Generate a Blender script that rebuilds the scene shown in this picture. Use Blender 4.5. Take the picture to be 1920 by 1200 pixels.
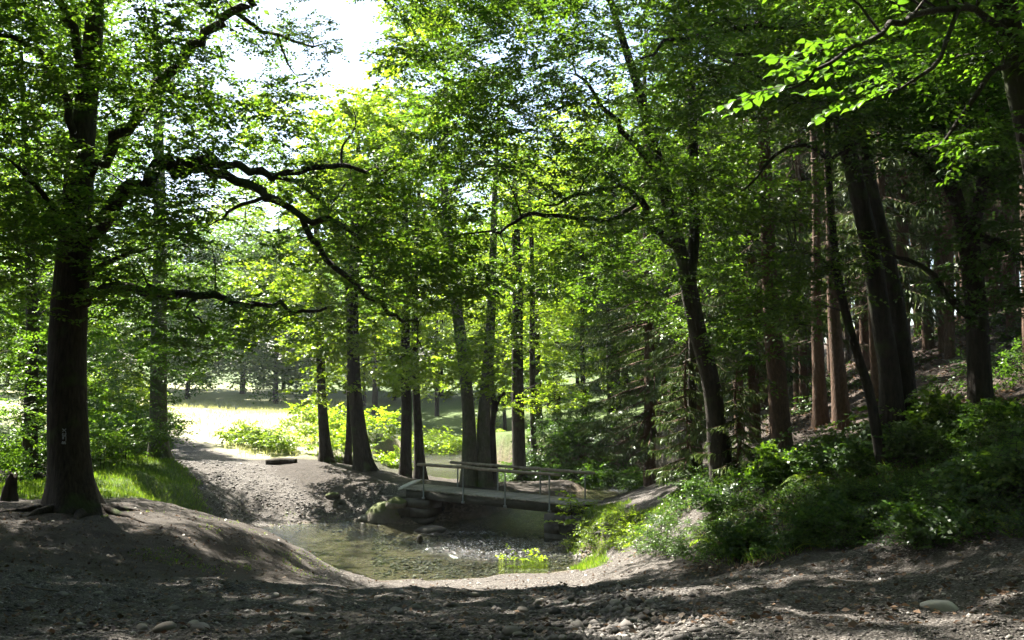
import bpy, math
import numpy as np
from mathutils import Vector, Matrix, Euler

sc = bpy.context.scene
for o in list(bpy.data.objects):
    bpy.data.objects.remove(o)

# ------------------------------------------------------------------ camera, sky, sun, exposure
FPX = 1920 * 35.0 / 36.0                     # focal length in photo pixels (35 mm lens)
PITCH = math.atan(140 / FPX)
CAM = np.array([0.0, 0.0, 1.7])
cam_d = bpy.data.cameras.new('camera')
cam_d.lens = 35.0
cam_d.sensor_width = 36.0
cam_d.clip_start = 0.05
cam_d.clip_end = 3000
cam = bpy.data.objects.new('camera', cam_d)
sc.collection.objects.link(cam)
cam.location = CAM
cam.rotation_euler = (math.radians(90) + PITCH, 0, 0)
sc.camera = cam

SUN_AZ, SUN_EL = math.radians(-40), math.radians(51)     # azimuth from +Y towards +X
sun_dir = Vector((math.sin(SUN_AZ) * math.cos(SUN_EL), math.cos(SUN_AZ) * math.cos(SUN_EL), math.sin(SUN_EL)))
world = bpy.data.worlds.new('World')
sc.world = world
world.use_nodes = True
wn = world.node_tree
bg = wn.nodes['Background']
sky = wn.nodes.new('ShaderNodeTexSky')
sky.sky_type = 'NISHITA'
sky.sun_disc = False
sky.sun_elevation = SUN_EL
sky.sun_rotation = SUN_AZ
sky.air_density = 1.0
sky.dust_density = 1.5
wn.links.new(sky.outputs[0], bg.inputs[0])
bg.inputs[1].default_value = 0.05

sun_l = bpy.data.lights.new('sun', 'SUN')
sun_l.energy = 5.0
sun_l.angle = math.radians(0.53)
sun_l.color = (1.0, 0.94, 0.83)
sun_o = bpy.data.objects.new('sun', sun_l)
sun_o.rotation_euler = (-sun_dir).to_track_quat('-Z', 'Y').to_euler()
sun_o.location = sun_dir * 60
sc.collection.objects.link(sun_o)

sc.view_settings.view_transform = 'Standard'
sc.view_settings.look = 'None'
sc.view_settings.gamma = 1.0
sc.view_settings.exposure = 2.85
sc.view_settings.use_curve_mapping = False
cy = sc.cycles
cy.use_denoising = True
cy.use_adaptive_sampling = True
cy.adaptive_threshold = .025
cy.max_bounces = 5
cy.diffuse_bounces = 3
cy.glossy_bounces = 2
cy.transmission_bounces = 4
cy.transparent_max_bounces = 8
cy.volume_bounces = 0
cy.caustics_reflective = False
cy.caustics_refractive = False
cy.sample_clamp_indirect = 6.0

# ------------------------------------------------------------------ helpers
COL = sc.collection
RNG = np.random.default_rng(11)


def P(px, py, Y):
    """photo pixel + forward distance -> world point"""
    px = np.asarray(px, float); py = np.asarray(py, float); Y = np.asarray(Y, float)
    a = (px - 960) / FPX
    b = (600 - py) / FPX
    dy = math.cos(PITCH) - math.sin(PITCH) * b
    dz = math.sin(PITCH) + math.cos(PITCH) * b
    t = Y / dy
    return np.stack([a * t, Y + 0 * t, CAM[2] + dz * t], -1)


def W(px, py, z):
    """photo pixel on the level z -> world x, y"""
    a = (px - 960) / FPX
    b = (600 - py) / FPX
    dy = math.cos(PITCH) - math.sin(PITCH) * b
    dz = math.sin(PITCH) + math.cos(PITCH) * b
    t = (z - CAM[2]) / dz
    return (a * t, dy * t)


def px_of(q):
    q = np.atleast_2d(q) - CAM
    cp, sp = math.cos(PITCH), math.sin(PITCH)
    f = q[:, 1] * cp + q[:, 2] * sp
    u = -q[:, 1] * sp + q[:, 2] * cp
    return 960 + FPX * q[:, 0] / f, 600 - FPX * u / f


def smooth(a, b, x):
    t = np.clip((x - a) / (b - a), 0, 1)
    return t * t * (3 - 2 * t)


def vnoise(x, y, seed=0):
    x = np.asarray(x, float); y = np.asarray(y, float)
    xi = np.floor(x).astype(np.int64); yi = np.floor(y).astype(np.int64)
    fx = x - xi; fy = y - yi
    fx = fx * fx * (3 - 2 * fx); fy = fy * fy * (3 - 2 * fy)

    def h(i, j):
        n = (i * 374761393 + j * 668265263 + seed * 1442695041) & 0xFFFFFFFF
        n = ((n ^ (n >> 13)) * 1274126177) & 0xFFFFFFFF
        return ((n ^ (n >> 16)) & 0xFFFF) / 65535.0
    return (h(xi, yi) * (1 - fx) + h(xi + 1, yi) * fx) * (1 - fy) + (h(xi, yi + 1) * (1 - fx) + h(xi + 1, yi + 1) * fx) * fy


def fbm(x, y, seed=0, oct=4):
    s = 0; a = 0.5; f = 1.0
    for k in range(oct):
        s = s + a * (vnoise(x * f, y * f, seed + k) - 0.5)
        a *= 0.5; f *= 2.03
    return s * 2


def make_mesh(name, V, faces, mat, attrs=None, smooth_shade=False):
    """faces: list of (n,k) int arrays"""
    me = bpy.data.meshes.new(name)
    V = np.asarray(V, np.float32).reshape(-1, 3)
    me.vertices.add(len(V))
    me.vertices.foreach_set('co', V.ravel())
    faces = [np.asarray(f, np.int32) for f in faces if len(f)]
    loops = np.concatenate([f.ravel() for f in faces])
    sizes = np.concatenate([np.full(len(f), f.shape[1], np.int32) for f in faces])
    me.loops.add(len(loops))
    me.loops.foreach_set('vertex_index', loops)
    me.polygons.add(len(sizes))
    starts = np.concatenate([[0], np.cumsum(sizes)[:-1]]).astype(np.int32)
    me.polygons.foreach_set('loop_start', starts)
    if smooth_shade:
        me.polygons.foreach_set('use_smooth', np.ones(len(sizes), bool))
    for an, (dom, arr) in (attrs or {}).items():
        at = me.attributes.new(an, 'FLOAT', dom)
        at.data.foreach_set('value', np.asarray(arr, np.float32))
    if mat is not None:
        me.materials.append(mat)
    me.update(calc_edges=True)
    return me


def link(name, me, parent=None, loc=None):
    o = bpy.data.objects.new(name, me)
    COL.objects.link(o)
    if parent is not None:
        o.parent = parent
    if loc is not None:
        o.location = loc
    return o


def tag(o, label, cat, group=None, kind=None):
    o['label'] = label
    o['category'] = cat
    if group: o['group'] = group
    if kind: o['kind'] = kind
    return o


def empty(name, loc, label, cat, group=None, rz=0.0):
    o = bpy.data.objects.new(name, None)
    o.empty_display_size = 0.2
    COL.objects.link(o)
    o.location = Vector([float(v) for v in loc])
    o.rotation_euler = (0, 0, rz)
    return tag(o, label, cat, group)


def copy_tree(o, parent=None):
    c = o.copy()
    COL.objects.link(c)
    c.parent = parent
    for ch in list(o.children):
        copy_tree(ch, c)
    return c


def catmull(pts, n):
    p = np.asarray(pts, float)
    if len(p) == 2:
        t = np.linspace(0, 1, n)[:, None]
        return p[0] * (1 - t) + p[1] * t
    q = np.vstack([2 * p[0] - p[1], p, 2 * p[-1] - p[-2]])
    m = len(p) - 1
    u = np.linspace(0, m, n)
    i = np.minimum(u.astype(int), m - 1)
    t = (u - i)[:, None]
    a, b, c, d = q[i], q[i + 1], q[i + 2], q[i + 3]
    return 0.5 * (2 * b + (c - a) * t + (2 * a - 5 * b + 4 * c - d) * t ** 2 + (3 * b - 3 * c + d - a) * t ** 3)


def tube(pts, rad, sides=8, n=None, lump=0.0, flare=None, seed=0, cap=False):
    """smooth tube through pts; rad: list of radii at pts. returns V, [faces]"""
    pts = np.asarray(pts, float)
    n = n or max(2, len(pts))
    u0 = np.linspace(0, 1, len(pts)); u1 = np.linspace(0, 1, n)
    C = catmull(pts, n)
    r = np.interp(u1, u0, rad)
    T = np.gradient(C, axis=0)
    T /= np.linalg.norm(T, axis=1)[:, None] + 1e-9
    N = np.zeros_like(T)
    ref = np.array([1.0, 0, 0]) if abs(T[0, 0]) < 0.8 else np.array([0, 1.0, 0])
    v = ref - T[0] * ref.dot(T[0]); N[0] = v / np.linalg.norm(v)
    for k in range(1, n):
        v = N[k - 1] - T[k] * N[k - 1].dot(T[k]); N[k] = v / (np.linalg.norm(v) + 1e-9)
    B = np.cross(T, N)
    th = np.linspace(0, 2 * math.pi, sides, endpoint=False)
    rr = np.repeat(r[:, None], sides, 1)
    if lump:
        rg = np.random.default_rng(seed)
        kk = np.arange(n)[:, None]
        for f, a in ((2, .5), (3, .5), (5, .35)):
            rr = rr * (1 + lump * a * np.sin(f * th[None, :] + rg.uniform(0, 6) + kk * rg.uniform(-.25, .25)))
        rr = rr * (1 + lump * .6 * (rg.random((n, sides)) - .5))
    if flare:
        h = np.abs(C[:, 2] - C[0, 2])[:, None]
        amt, hh, lobes = flare
        ph = seed * 1.7
        rr = rr * (1 + amt * np.exp(-h / hh) * (0.75 + 0.35 * np.cos(lobes * th[None, :] + ph) + .2 * np.cos((lobes - 2) * th[None, :] + 2 * ph)))
    V = C[:, None, :] + rr[..., None] * (np.cos(th)[None, :, None] * N[:, None, :] + np.sin(th)[None, :, None] * B[:, None, :])
    V = V.reshape(-1, 3)
    i = np.arange(n - 1)[:, None] * sides
    j = np.arange(sides)[None, :]
    j2 = (j + 1) % sides
    F = np.stack([i + j, i + j2, i + sides + j2, i + sides + j], -1).reshape(-1, 4)
    return V, F


class Pile:
    """collects quads from several shapes into one mesh"""
    def __init__(s):
        s.V = []; s.F = []; s.n = 0

    def add(s, V, F):
        s.V.append(V); s.F.append(np.asarray(F) + s.n); s.n += len(V)

    def mesh(s, name, mat, smooth_shade=True, off=(0, 0, 0)):
        return make_mesh(name, np.vstack(s.V) - np.asarray(off), s.F, mat, smooth_shade=smooth_shade)


BOXF = np.array([[0, 1, 3, 2], [4, 6, 7, 5], [0, 4, 5, 1], [2, 3, 7, 6], [0, 2, 6, 4], [1, 5, 7, 3]])


def box_vf(c, ax, ay, az):
    """c centre; ax, ay, az half-axis vectors"""
    c, ax, ay, az = map(np.asarray, (c, ax, ay, az))
    V = np.array([c + i * ax + j * ay + k * az for i in (-1, 1) for j in (-1, 1) for k in (-1, 1)], float)
    return V, BOXF


# ------------------------------------------------------------------ materials
def new_mat(name):
    m = bpy.data.materials.new(name)
    m.use_nodes = True
    nt = m.node_tree
    nt.nodes.clear()
    out = nt.nodes.new('ShaderNodeOutputMaterial')
    return m, nt, out


def N_(nt, t, **kw):
    n = nt.nodes.new(t)
    for k, v in kw.items():
        if k.startswith('i_'):
            n.inputs[int(k[2:])].default_value = v
        else:
            setattr(n, k, v)
    return n


def ramp(nt, stops, src, interp='LINEAR'):
    r = nt.nodes.new('ShaderNodeValToRGB')
    r.color_ramp.interpolation = interp
    e = r.color_ramp.elements
    while len(e) < len(stops):
        e.new(0.5)
    for k, (p, c) in enumerate(stops):
        e[k].position = p
        e[k].color = (*c, 1)
    nt.links.new(src, r.inputs[0])
    return r.outputs[0]


def leaf_mat(name, cols, trans=0.5, tcol=(1.95, 2.0, 0.58), gloss=0.03, rough=0.38):
    m, nt, out = new_mat(name)
    L = nt.links.new
    at = N_(nt, 'ShaderNodeAttribute', attribute_name='tint')
    oi = N_(nt, 'ShaderNodeObjectInfo')
    mx = N_(nt, 'ShaderNodeMath', operation='MULTIPLY_ADD')
    L(oi.outputs['Random'], mx.inputs[0]); mx.inputs[1].default_value = 0.22
    sub = N_(nt, 'ShaderNodeMath', operation='ADD'); L(at.outputs['Fac'], sub.inputs[0]); sub.inputs[1].default_value = -0.11
    L(sub.outputs[0], mx.inputs[2])
    c = ramp(nt, cols, mx.outputs[0])
    d = N_(nt, 'ShaderNodeBsdfDiffuse'); L(c, d.inputs[0])
    mul = N_(nt, 'ShaderNodeMix', data_type='RGBA', blend_type='MULTIPLY'); mul.inputs[0].default_value = 1
    L(c, mul.inputs[6]); mul.inputs[7].default_value = (*tcol, 1)
    tr = N_(nt, 'ShaderNodeBsdfTranslucent'); L(mul.outputs[2], tr.inputs[0])
    s1 = N_(nt, 'ShaderNodeMixShader'); s1.inputs[0].default_value = trans
    L(d.outputs[0], s1.inputs[1]); L(tr.outputs[0], s1.inputs[2])
    g = N_(nt, 'ShaderNodeBsdfGlossy'); g.inputs['Roughness'].default_value = rough
    g.inputs[0].default_value = (.8, .85, .8, 1)
    s2 = N_(nt, 'ShaderNodeMixShader'); s2.inputs[0].default_value = gloss
    L(s1.outputs[0], s2.inputs[1]); L(g.outputs[0], s2.inputs[2])
    L(s2.outputs[0], out.inputs[0])
    return m


def bark_mat(name, c1, c2, scale=(9, 9, 1.6), moss=0.0, bump=0.6):
    m, nt, out = new_mat(name)
    L = nt.links.new
    tc = N_(nt, 'ShaderNodeTexCoord')
    mp = N_(nt, 'ShaderNodeMapping'); mp.inputs['Scale'].default_value = scale
    L(tc.outputs['Object'], mp.inputs[0])
    n1 = N_(nt, 'ShaderNodeTexNoise'); n1.inputs['Scale'].default_value = 2.2; n1.inputs['Detail'].default_value = 6; n1.inputs['Roughness'].default_value = .65
    L(mp.outputs[0], n1.inputs['Vector'])
    vo = N_(nt, 'ShaderNodeTexVoronoi', feature='DISTANCE_TO_EDGE'); vo.inputs['Scale'].default_value = 1.7
    L(mp.outputs[0], vo.inputs['Vector'])
    c = ramp(nt, [(.3, c1), (.7, c2)], n1.outputs[0])
    if moss > 0:
        n2 = N_(nt, 'ShaderNodeTexNoise'); n2.inputs['Scale'].default_value = 1.3; n2.inputs['Detail'].default_value = 4
        L(tc.outputs['Object'], n2.inputs['Vector'])
        f = ramp(nt, [(.62 - .25 * moss, (0, 0, 0)), (.72, (1, 1, 1))], n2.outputs[0])
        mx = N_(nt, 'ShaderNodeMix', data_type='RGBA'); L(f, mx.inputs[0]); L(c, mx.inputs[6]); mx.inputs[7].default_value = (.05, .075, .02, 1)
        c = mx.outputs[2]
    p = N_(nt, 'ShaderNodeBsdfPrincipled'); L(c, p.inputs['Base Color']); p.inputs['Roughness'].default_value = .9
    p.inputs['Specular IOR Level'].default_value = .2
    ad = N_(nt, 'ShaderNodeMath', operation='MULTIPLY_ADD'); L(vo.outputs[0], ad.inputs[0]); ad.inputs[1].default_value = 1.2; L(n1.outputs[0], ad.inputs[2])
    b = N_(nt, 'ShaderNodeBump'); b.inputs['Strength'].default_value = bump; b.inputs['Distance'].default_value = .03
    L(ad.outputs[0], b.inputs['Height']); L(b.outputs[0], p.inputs['Normal'])
    L(p.outputs[0], out.inputs[0])
    return m


def rough_mat(name, cols, scale=6, bump=.4, dist=.02, rough=.9, moss=None, spec=.3):
    """noisy matte surface; moss = colour that settles on upward faces of the piece"""
    m, nt, out = new_mat(name)
    L = nt.links.new
    tc = N_(nt, 'ShaderNodeTexCoord')
    n1 = N_(nt, 'ShaderNodeTexNoise'); n1.inputs['Scale'].default_value = scale; n1.inputs['Detail'].default_value = 7; n1.inputs['Roughness'].default_value = .65
    L(tc.outputs['Object'], n1.inputs['Vector'])
    oi = N_(nt, 'ShaderNodeObjectInfo')
    ad = N_(nt, 'ShaderNodeMath', operation='MULTIPLY_ADD'); L(oi.outputs['Random'], ad.inputs[0]); ad.inputs[1].default_value = .3; L(n1.outputs[0], ad.inputs[2])
    k = len(cols) - 1
    c = ramp(nt, [(.35 + .6 * i / k, cc) for i, cc in enumerate(cols)], ad.outputs[0])
    if moss:
        ge = N_(nt, 'ShaderNodeNewGeometry')
        sx = N_(nt, 'ShaderNodeSeparateXYZ'); L(ge.outputs['Normal'], sx.inputs[0])
        m2 = N_(nt, 'ShaderNodeMath', operation='ADD'); L(sx.outputs[2], m2.inputs[0]); L(n1.outputs[0], m2.inputs[1])
        f = ramp(nt, [(.75, (0, 0, 0)), (1.0, (1, 1, 1))], m2.outputs[0])
        mx = N_(nt, 'ShaderNodeMix', data_type='RGBA'); L(f, mx.inputs[0]); L(c, mx.inputs[6]); mx.inputs[7].default_value = (*moss, 1)
        c = mx.outputs[2]
    p = N_(nt, 'ShaderNodeBsdfPrincipled'); L(c, p.inputs['Base Color']); p.inputs['Roughness'].default_value = rough
    p.inputs['Specular IOR Level'].default_value = spec
    b = N_(nt, 'ShaderNodeBump'); b.inputs['Strength'].default_value = bump; b.inputs['Distance'].default_value = dist
    L(n1.outputs[0], b.inputs['Height']); L(b.outputs[0], p.inputs['Normal'])
    L(p.outputs[0], out.inputs[0])
    return m


M = {}
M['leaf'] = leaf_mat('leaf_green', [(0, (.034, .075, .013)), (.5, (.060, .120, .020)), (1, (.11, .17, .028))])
M['leaf_light'] = leaf_mat('leaf_sunlit_tone', [(0, (.075, .125, .018)), (.5, (.13, .20, .026)), (1, (.19, .25, .036))], trans=.62, tcol=(1.9, 1.9, .55))  # brighter copy of the leaf green; sunlit look is put into the colour
M['leaf_dark'] = leaf_mat('leaf_shade_tone', [(0, (.022, .055, .014)), (.6, (.04, .085, .018)), (1, (.07, .13, .025))], trans=.45)  # darker copy for shaded plants, part of the shade is in the colour
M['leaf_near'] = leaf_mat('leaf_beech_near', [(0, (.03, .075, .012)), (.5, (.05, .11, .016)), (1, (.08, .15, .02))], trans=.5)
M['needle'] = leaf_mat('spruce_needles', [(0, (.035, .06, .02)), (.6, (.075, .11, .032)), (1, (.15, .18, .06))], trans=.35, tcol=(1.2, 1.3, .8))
M['grass'] = leaf_mat('grass_blades', [(0, (.06, .11, .02)), (.6, (.10, .17, .03)), (1, (.17, .20, .06))], trans=.45)
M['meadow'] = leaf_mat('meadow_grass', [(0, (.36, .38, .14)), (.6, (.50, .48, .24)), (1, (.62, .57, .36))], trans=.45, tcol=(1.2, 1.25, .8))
M['litter'] = leaf_mat('dead_leaf', [(0, (.05, .03, .02)), (.5, (.12, .075, .05)), (1, (.27, .19, .13))], trans=.2, tcol=(1.1, 1, .8))
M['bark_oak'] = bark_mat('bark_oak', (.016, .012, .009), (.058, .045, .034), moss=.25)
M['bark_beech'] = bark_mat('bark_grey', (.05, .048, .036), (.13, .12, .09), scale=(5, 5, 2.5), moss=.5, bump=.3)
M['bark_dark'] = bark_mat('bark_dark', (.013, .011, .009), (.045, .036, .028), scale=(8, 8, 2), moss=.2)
M['bark_spruce'] = bark_mat('bark_spruce', (.042, .027, .019), (.125, .075, .05), scale=(12, 12, 4), bump=.5)
M['dead_twig'] = bark_mat('dead_twig', (.10, .075, .055), (.22, .17, .13), scale=(10, 10, 10), bump=.2)
M['wood_rail'] = bark_mat('rail_wood', (.11, .09, .07), (.27, .225, .18), scale=(3, 3, 3), bump=.3)
M['plank'] = rough_mat('weathered_plank', [(.16, .145, .125), (.26, .23, .20), (.36, .32, .28)], scale=9, bump=.3)
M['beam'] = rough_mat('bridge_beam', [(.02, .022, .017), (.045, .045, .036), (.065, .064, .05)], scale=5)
M['steel'] = rough_mat('galvanised_post', [(.10, .11, .115), (.2, .21, .215)], scale=14, rough=.5, bump=.1, spec=.5)
M['stone'] = rough_mat('stone', [(.12, .105, .09), (.22, .20, .175), (.34, .32, .29)], scale=5, bump=.5, dist=.03)
M['pale_stone'] = rough_mat('pale_stone', [(.26, .25, .22), (.40, .38, .35), (.5, .48, .45)], scale=7, bump=.4)
M['mossy'] = rough_mat('mossy_stone', [(.07, .06, .045), (.13, .115, .09), (.2, .18, .15)], scale=4, bump=.6, dist=.05, moss=(.075, .09, .025))
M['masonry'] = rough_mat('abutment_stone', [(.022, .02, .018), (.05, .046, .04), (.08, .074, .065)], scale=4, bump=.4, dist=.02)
M['earth'] = rough_mat('earth_root', [(.04, .03, .022), (.08, .06, .045), (.12, .095, .07)], scale=5, bump=.6, dist=.04, moss=(.05, .065, .02))
M['paint'] = rough_mat('white_paint', [(.25, .27, .27), (.42, .44, .44)], scale=20, bump=.1)

# ------------------------------------------------------------------ terrain
def zw(x, y):
    """level of the water: upstream reach, short riffle under the bridge, lower pool"""
    return -2.6 + .55 * smooth(31.2, 36.5, np.asarray(y) + 0.35 * np.asarray(x))


POOL = [W(*p, -2.6) for p in [(462, 996), (560, 985), (640, 982), (690, 985), (760, 988), (835, 984)]]
POOL += [(-1.9, 33.2), (-.4, 34.0), (1.2, 32.6)]
POOL += [W(*p, -2.6) for p in [(1040, 1000), (1066, 1012), (1068, 1034), (1092, 1050), (1080, 1066), (1010, 1074), (920, 1081), (850, 1086), (760, 1090), (690, 1091), (640, 1086)]]
POOL += [(-4.6, 24.2), (-6.6, 26.2), (-8.2, 28.6), (-8.9, 30.4)]
POOL = np.array(POOL)
CH = np.array([(-6.5, 70), (-4.6, 62), (-4.6, 55), (-3.4, 48.5), (.5, 44.5), (4, 42.4), (5.0, 39.6), (3.2, 36), (.7, 32.8), (-.4, 30.6)])
CHW = np.array([1.6, 2.0, 2.6, 2.6, 2.0, 1.7, 1.7, 1.6, 1.7, 1.7])


def seg_dist(x, y, a, b):
    d = b - a
    t = np.clip(((x - a[0]) * d[0] + (y - a[1]) * d[1]) / (d @ d), 0, 1)
    return np.hypot(x - a[0] - t * d[0], y - a[1] - t * d[1]), t


def poly_sd(x, y, poly):
    dm = np.full(np.shape(x), 1e9)
    ins = np.zeros(np.shape(x), bool)
    n = len(poly)
    for i in range(n):
        a, b = poly[i], poly[(i + 1) % n]
        dm = np.minimum(dm, seg_dist(x, y, a, b)[0])
        cr = ((a[1] > y) != (b[1] > y)) & (x < (b[0] - a[0]) * (y - a[1]) / (b[1] - a[1] + 1e-12) + a[0])
        ins ^= cr
    return np.where(ins, -dm, dm)


def line_sd(x, y, pts, hw):
    dm = np.full(np.shape(x), 1e9)
    pts = np.asarray(pts, float)
    hw = np.broadcast_to(np.asarray(hw, float), (len(pts),))
    for i in range(len(pts) - 1):
        d, t = seg_dist(x, y, pts[i], pts[i + 1])
        dm = np.minimum(dm, d - (hw[i] * (1 - t) + hw[i + 1] * t))
    return dm


def stream_sd(x, y):
    w = .35 * fbm(np.asarray(x) * .9, np.asarray(y) * .9, 31, 3)
    return np.minimum(poly_sd(x, y, POOL), line_sd(x, y, CH, CHW)) + w


CP = [P(*p) for p in [
    (0, 1200, 7), (500, 1200, 7), (960, 1200, 7), (1400, 1200, 7), (1920, 1200, 7),
    (960, 1140, 10.7), (960, 1103, 16.5), (700, 1140, 11), (700, 1105, 16.5), (500, 1130, 11.5),
    (0, 1075, 12.5), (200, 1066, 15), (400, 1082, 17), (540, 1092, 19.5), (640, 1092, 22.2), (0, 985, 18), (-200, 960, 20),
    (130, 962, 20.4), (230, 958, 20.8), (360, 975, 21.3), (430, 990, 21.6), (510, 1020, 22.2), (580, 1052, 22.6), (-60, 930, 24),
    (850, 1090, 22.3), (1000, 1076, 22.6), (1180, 1062, 20.5), (1300, 1068, 16.5), (1500, 1050, 13.5), (1700, 1045, 12), (1920, 1035, 11),
    (1100, 1050, 25.4), (1150, 1048, 24.4), (1190, 1043, 23.4), (1105, 958, 28.6), (1160, 968, 26.9), (1215, 975, 25.4),
    (1500, 1120, 9.5), (440, 975, 33.2), (520, 968, 33.8), (1200, 1100, 13.5), (1920, 1120, 8.5),
    (1465, 856, 22), (1345, 850, 23.5), (1690, 795, 19), (1840, 790, 17), (1580, 825, 22), (1640, 805, 22.5), (1900, 560, 40), (1780, 620, 35), (1720, 700, 27), (1900, 690, 25),
    (1920, 860, 13), (1700, 960, 14.5), (1500, 955, 18), (1300, 960, 22), (1240, 1005, 22), (1200, 962, 27), (1140, 945, 29.8), (1240, 905, 33), (1280, 870, 38),
    (1060, 812, 46.5), (1160, 812, 44), (980, 812, 49), (1100, 795, 56), (1300, 780, 50),
    (400, 985, 31.8), (410, 940, 31), (480, 960, 32.8), (600, 950, 34), (390, 925, 32.5), (300, 880, 31), (220, 925, 27), (200, 890, 32), (300, 862, 37), (340, 850, 43),
    (500, 868, 41), (610, 862, 41), (690, 880, 39.5), (760, 890, 40.5), (800, 900, 39.5), (600, 910, 37), (740, 912, 35.4), (690, 955, 33.8), (900, 912, 37.4), (930, 905, 39),
    (320, 785, 66), (560, 778, 70), (450, 765, 84), (200, 775, 72), (420, 820, 52), (700, 800, 62), (640, 830, 48),
    (0, 900, 31), (55, 905, 30), (0, 830, 45),
    (790, 906, 42.5), (840, 906, 43), (720, 886, 45), (800, 908, 41), (860, 850, 66), (800, 850, 66),
]]
CP += [np.array(p, float) for p in [
    (1.9, 39.5, -1.9), (1, 41.5, -1.9), (2.4, 37.8, -1.9), (0, 0, 0), (-8, 0, .1), (8, 0, .4), (0, -12, .4), (-20, 4, 0), (20, 3, 2.2), (30, 15, 6), (26, 26, 6.2), (40, 42, 10), (45, 0, 7), (60, 80, 14), (25, 60, 5), (14, 70, 2.2),
    (-20, 22, -.7), (-32, 30, -.6), (-42, 48, .2), (-60, 60, 1), (-60, 20, 0.5), (-30, 120, 3), (0, 120, 2.6), (40, 120, 8), (-80, 120, 4), (0, 300, 9),
    (-300, 300, 14), (300, 300, 30), (-300, 0, 4), (300, 0, 24), (0, -80, 2), (-300, -200, 4), (300, -200, 20)]]
CP = np.array(CP)
_c = 1.2
_d = np.sqrt(((CP[:, None, :2] - CP[None, :, :2]) ** 2).sum(-1) + _c * _c)
_n = len(CP)
_A = np.zeros((_n + 3, _n + 3))
_A[:_n, :_n] = -_d + 0.25 * np.eye(_n)
_A[:_n, _n:] = np.c_[np.ones(_n), CP[:, :2]]
_A[_n:, :_n] = _A[:_n, _n:].T
_w = np.linalg.solve(_A, np.r_[CP[:, 2], 0, 0, 0])


def rbf(x, y):
    x = np.asarray(x, float); y = np.asarray(y, float)
    s = _w[_n] + _w[_n + 1] * x + _w[_n + 2] * y
    for k in range(_n):
        s = s - _w[k] * np.sqrt((x - CP[k, 0]) ** 2 + (y - CP[k, 1]) ** 2 + _c * _c)
    return s


def height(x, y):
    h = rbf(x, y)
    near = np.exp(-((np.asarray(y) - 15) / 40) ** 2)
    h = h + .10 * fbm(x * .55, y * .55, 3, 4) + .05 * fbm(x * 1.9, y * 1.9, 5, 3) * near
    # cart ruts and wash-outs running down to the ford
    h = h + .05 * near * fbm(x * 2.2 + .4 * y, y * .6, 9, 3) + .07 * smooth(28, 22, y) * smooth(2, 8, y) * fbm(x * 2.7, y * 2.1, 13, 3)
    sd = stream_sd(x, y)
    z0 = zw(x, y)
    bar = smooth(.0, 1.0, 1 - np.hypot((x - .2) / 1.6, (y - 25.4) / 1.1))
    bed = z0 - .03 - (.22 - .15 * bar) * smooth(0, 1.3, -sd) + .05 * fbm(x * 3.1, y * 3.1, 17, 3) * (1 - .5 * bar)
    tgt = np.maximum(h, z0 + .10 + .05 * fbm(x * 2, y * 2, 19, 2))
    bw = .75 + 2.2 * smooth(-3.0, -4.2, x) * smooth(41, 36, y) * smooth(23, 28, y)
    bank = z0 - .03 + (tgt - z0 + .03) * np.maximum(smooth(0, .75, sd / bw * .75), 0)
    return np.where(sd < 0, bed, bank)


def axis(dense, step, far, grow=1.13):
    a = list(np.arange(dense[0], dense[1] + 1e-6, step))
    s = step; v = a[-1]
    while v < far[1]:
        s *= grow; v += s; a.append(v)
    s = step; v = a[0]; pre = []
    while v > far[0]:
        s *= grow; v -= s; pre.append(v)
    return np.array(pre[::-1] + a)


GX = axis((-13, 13), .17, (-420, 420))
GY = axis((5.5, 42), .15, (-120, 600))
XX, YY = np.meshgrid(GX, GY, indexing='ij')
ZZ = height(XX, YY)


def ground(x, y):
    x = np.asarray(x, float); y = np.asarray(y, float)
    i = np.clip(np.searchsorted(GX, x) - 1, 0, len(GX) - 2)
    j = np.clip(np.searchsorted(GY, y) - 1, 0, len(GY) - 2)
    u = (x - GX[i]) / (GX[i + 1] - GX[i]); v = (y - GY[j]) / (GY[j + 1] - GY[j])
    return (ZZ[i, j] * (1 - u) + ZZ[i + 1, j] * u) * (1 - v) + (ZZ[i, j + 1] * (1 - u) + ZZ[i + 1, j + 1] * u) * v


_RY = np.concatenate([np.arange(4, 50, .05), np.arange(50, 160, .4)])


def rg(px, py):
    """where the sight line through a photo pixel meets the ground"""
    q = P(np.full(len(_RY), px), np.full(len(_RY), py), _RY)
    hit = np.where(q[:, 2] < ground(q[:, 0], q[:, 1]))[0]
    k = hit[0] if len(hit) else len(_RY) - 1
    p = q[k].copy(); p[2] = ground(p[0], p[1])
    return p


# ground cover classes as vertex masks
wob = .5 * fbm(XX * .8, YY * .8, 41, 3)
main_path = line_sd(XX, YY, [(-30, 6), (-10, 8.3), (-4, 10), (0, 10.5), (4, 10), (10, 7.6), (30, 5)], [4.2, 4.2, 4.2, 4.4, 4, 3.4, 3.2])
ford_path = line_sd(XX, YY, [(0, 11), (-.6, 16), (0, 21), (-2, 27), (-6.8, 32), (-9.0, 35), (-11.5, 39), (-15, 45), (-21, 56), (-26, 70), (-36, 90)], [3.5, 3, 4, 3.6, 2.6, 2.0, 1.8, 1.7, 1.7, 1.7, 1.7])
trail = np.minimum(line_sd(XX, YY, [(2.2, 30.9), (3.8, 29.6), (5.2, 31.5), (5.4, 37), (7, 44)], [.8, 1.0, .9, .8, .7]),
                   line_sd(XX, YY, [(3.8, 29.6), (3.2, 25), (1.4, 21.5)], [.9, .6, .8]))
shore = line_sd(XX, YY, [(-6.8, 33), (-3.6, 35.6)], [1.6, 1.0])
gravel = smooth(.5, -.4, np.minimum(np.minimum(main_path, ford_path), np.minimum(trail, shore)) + wob)
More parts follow.
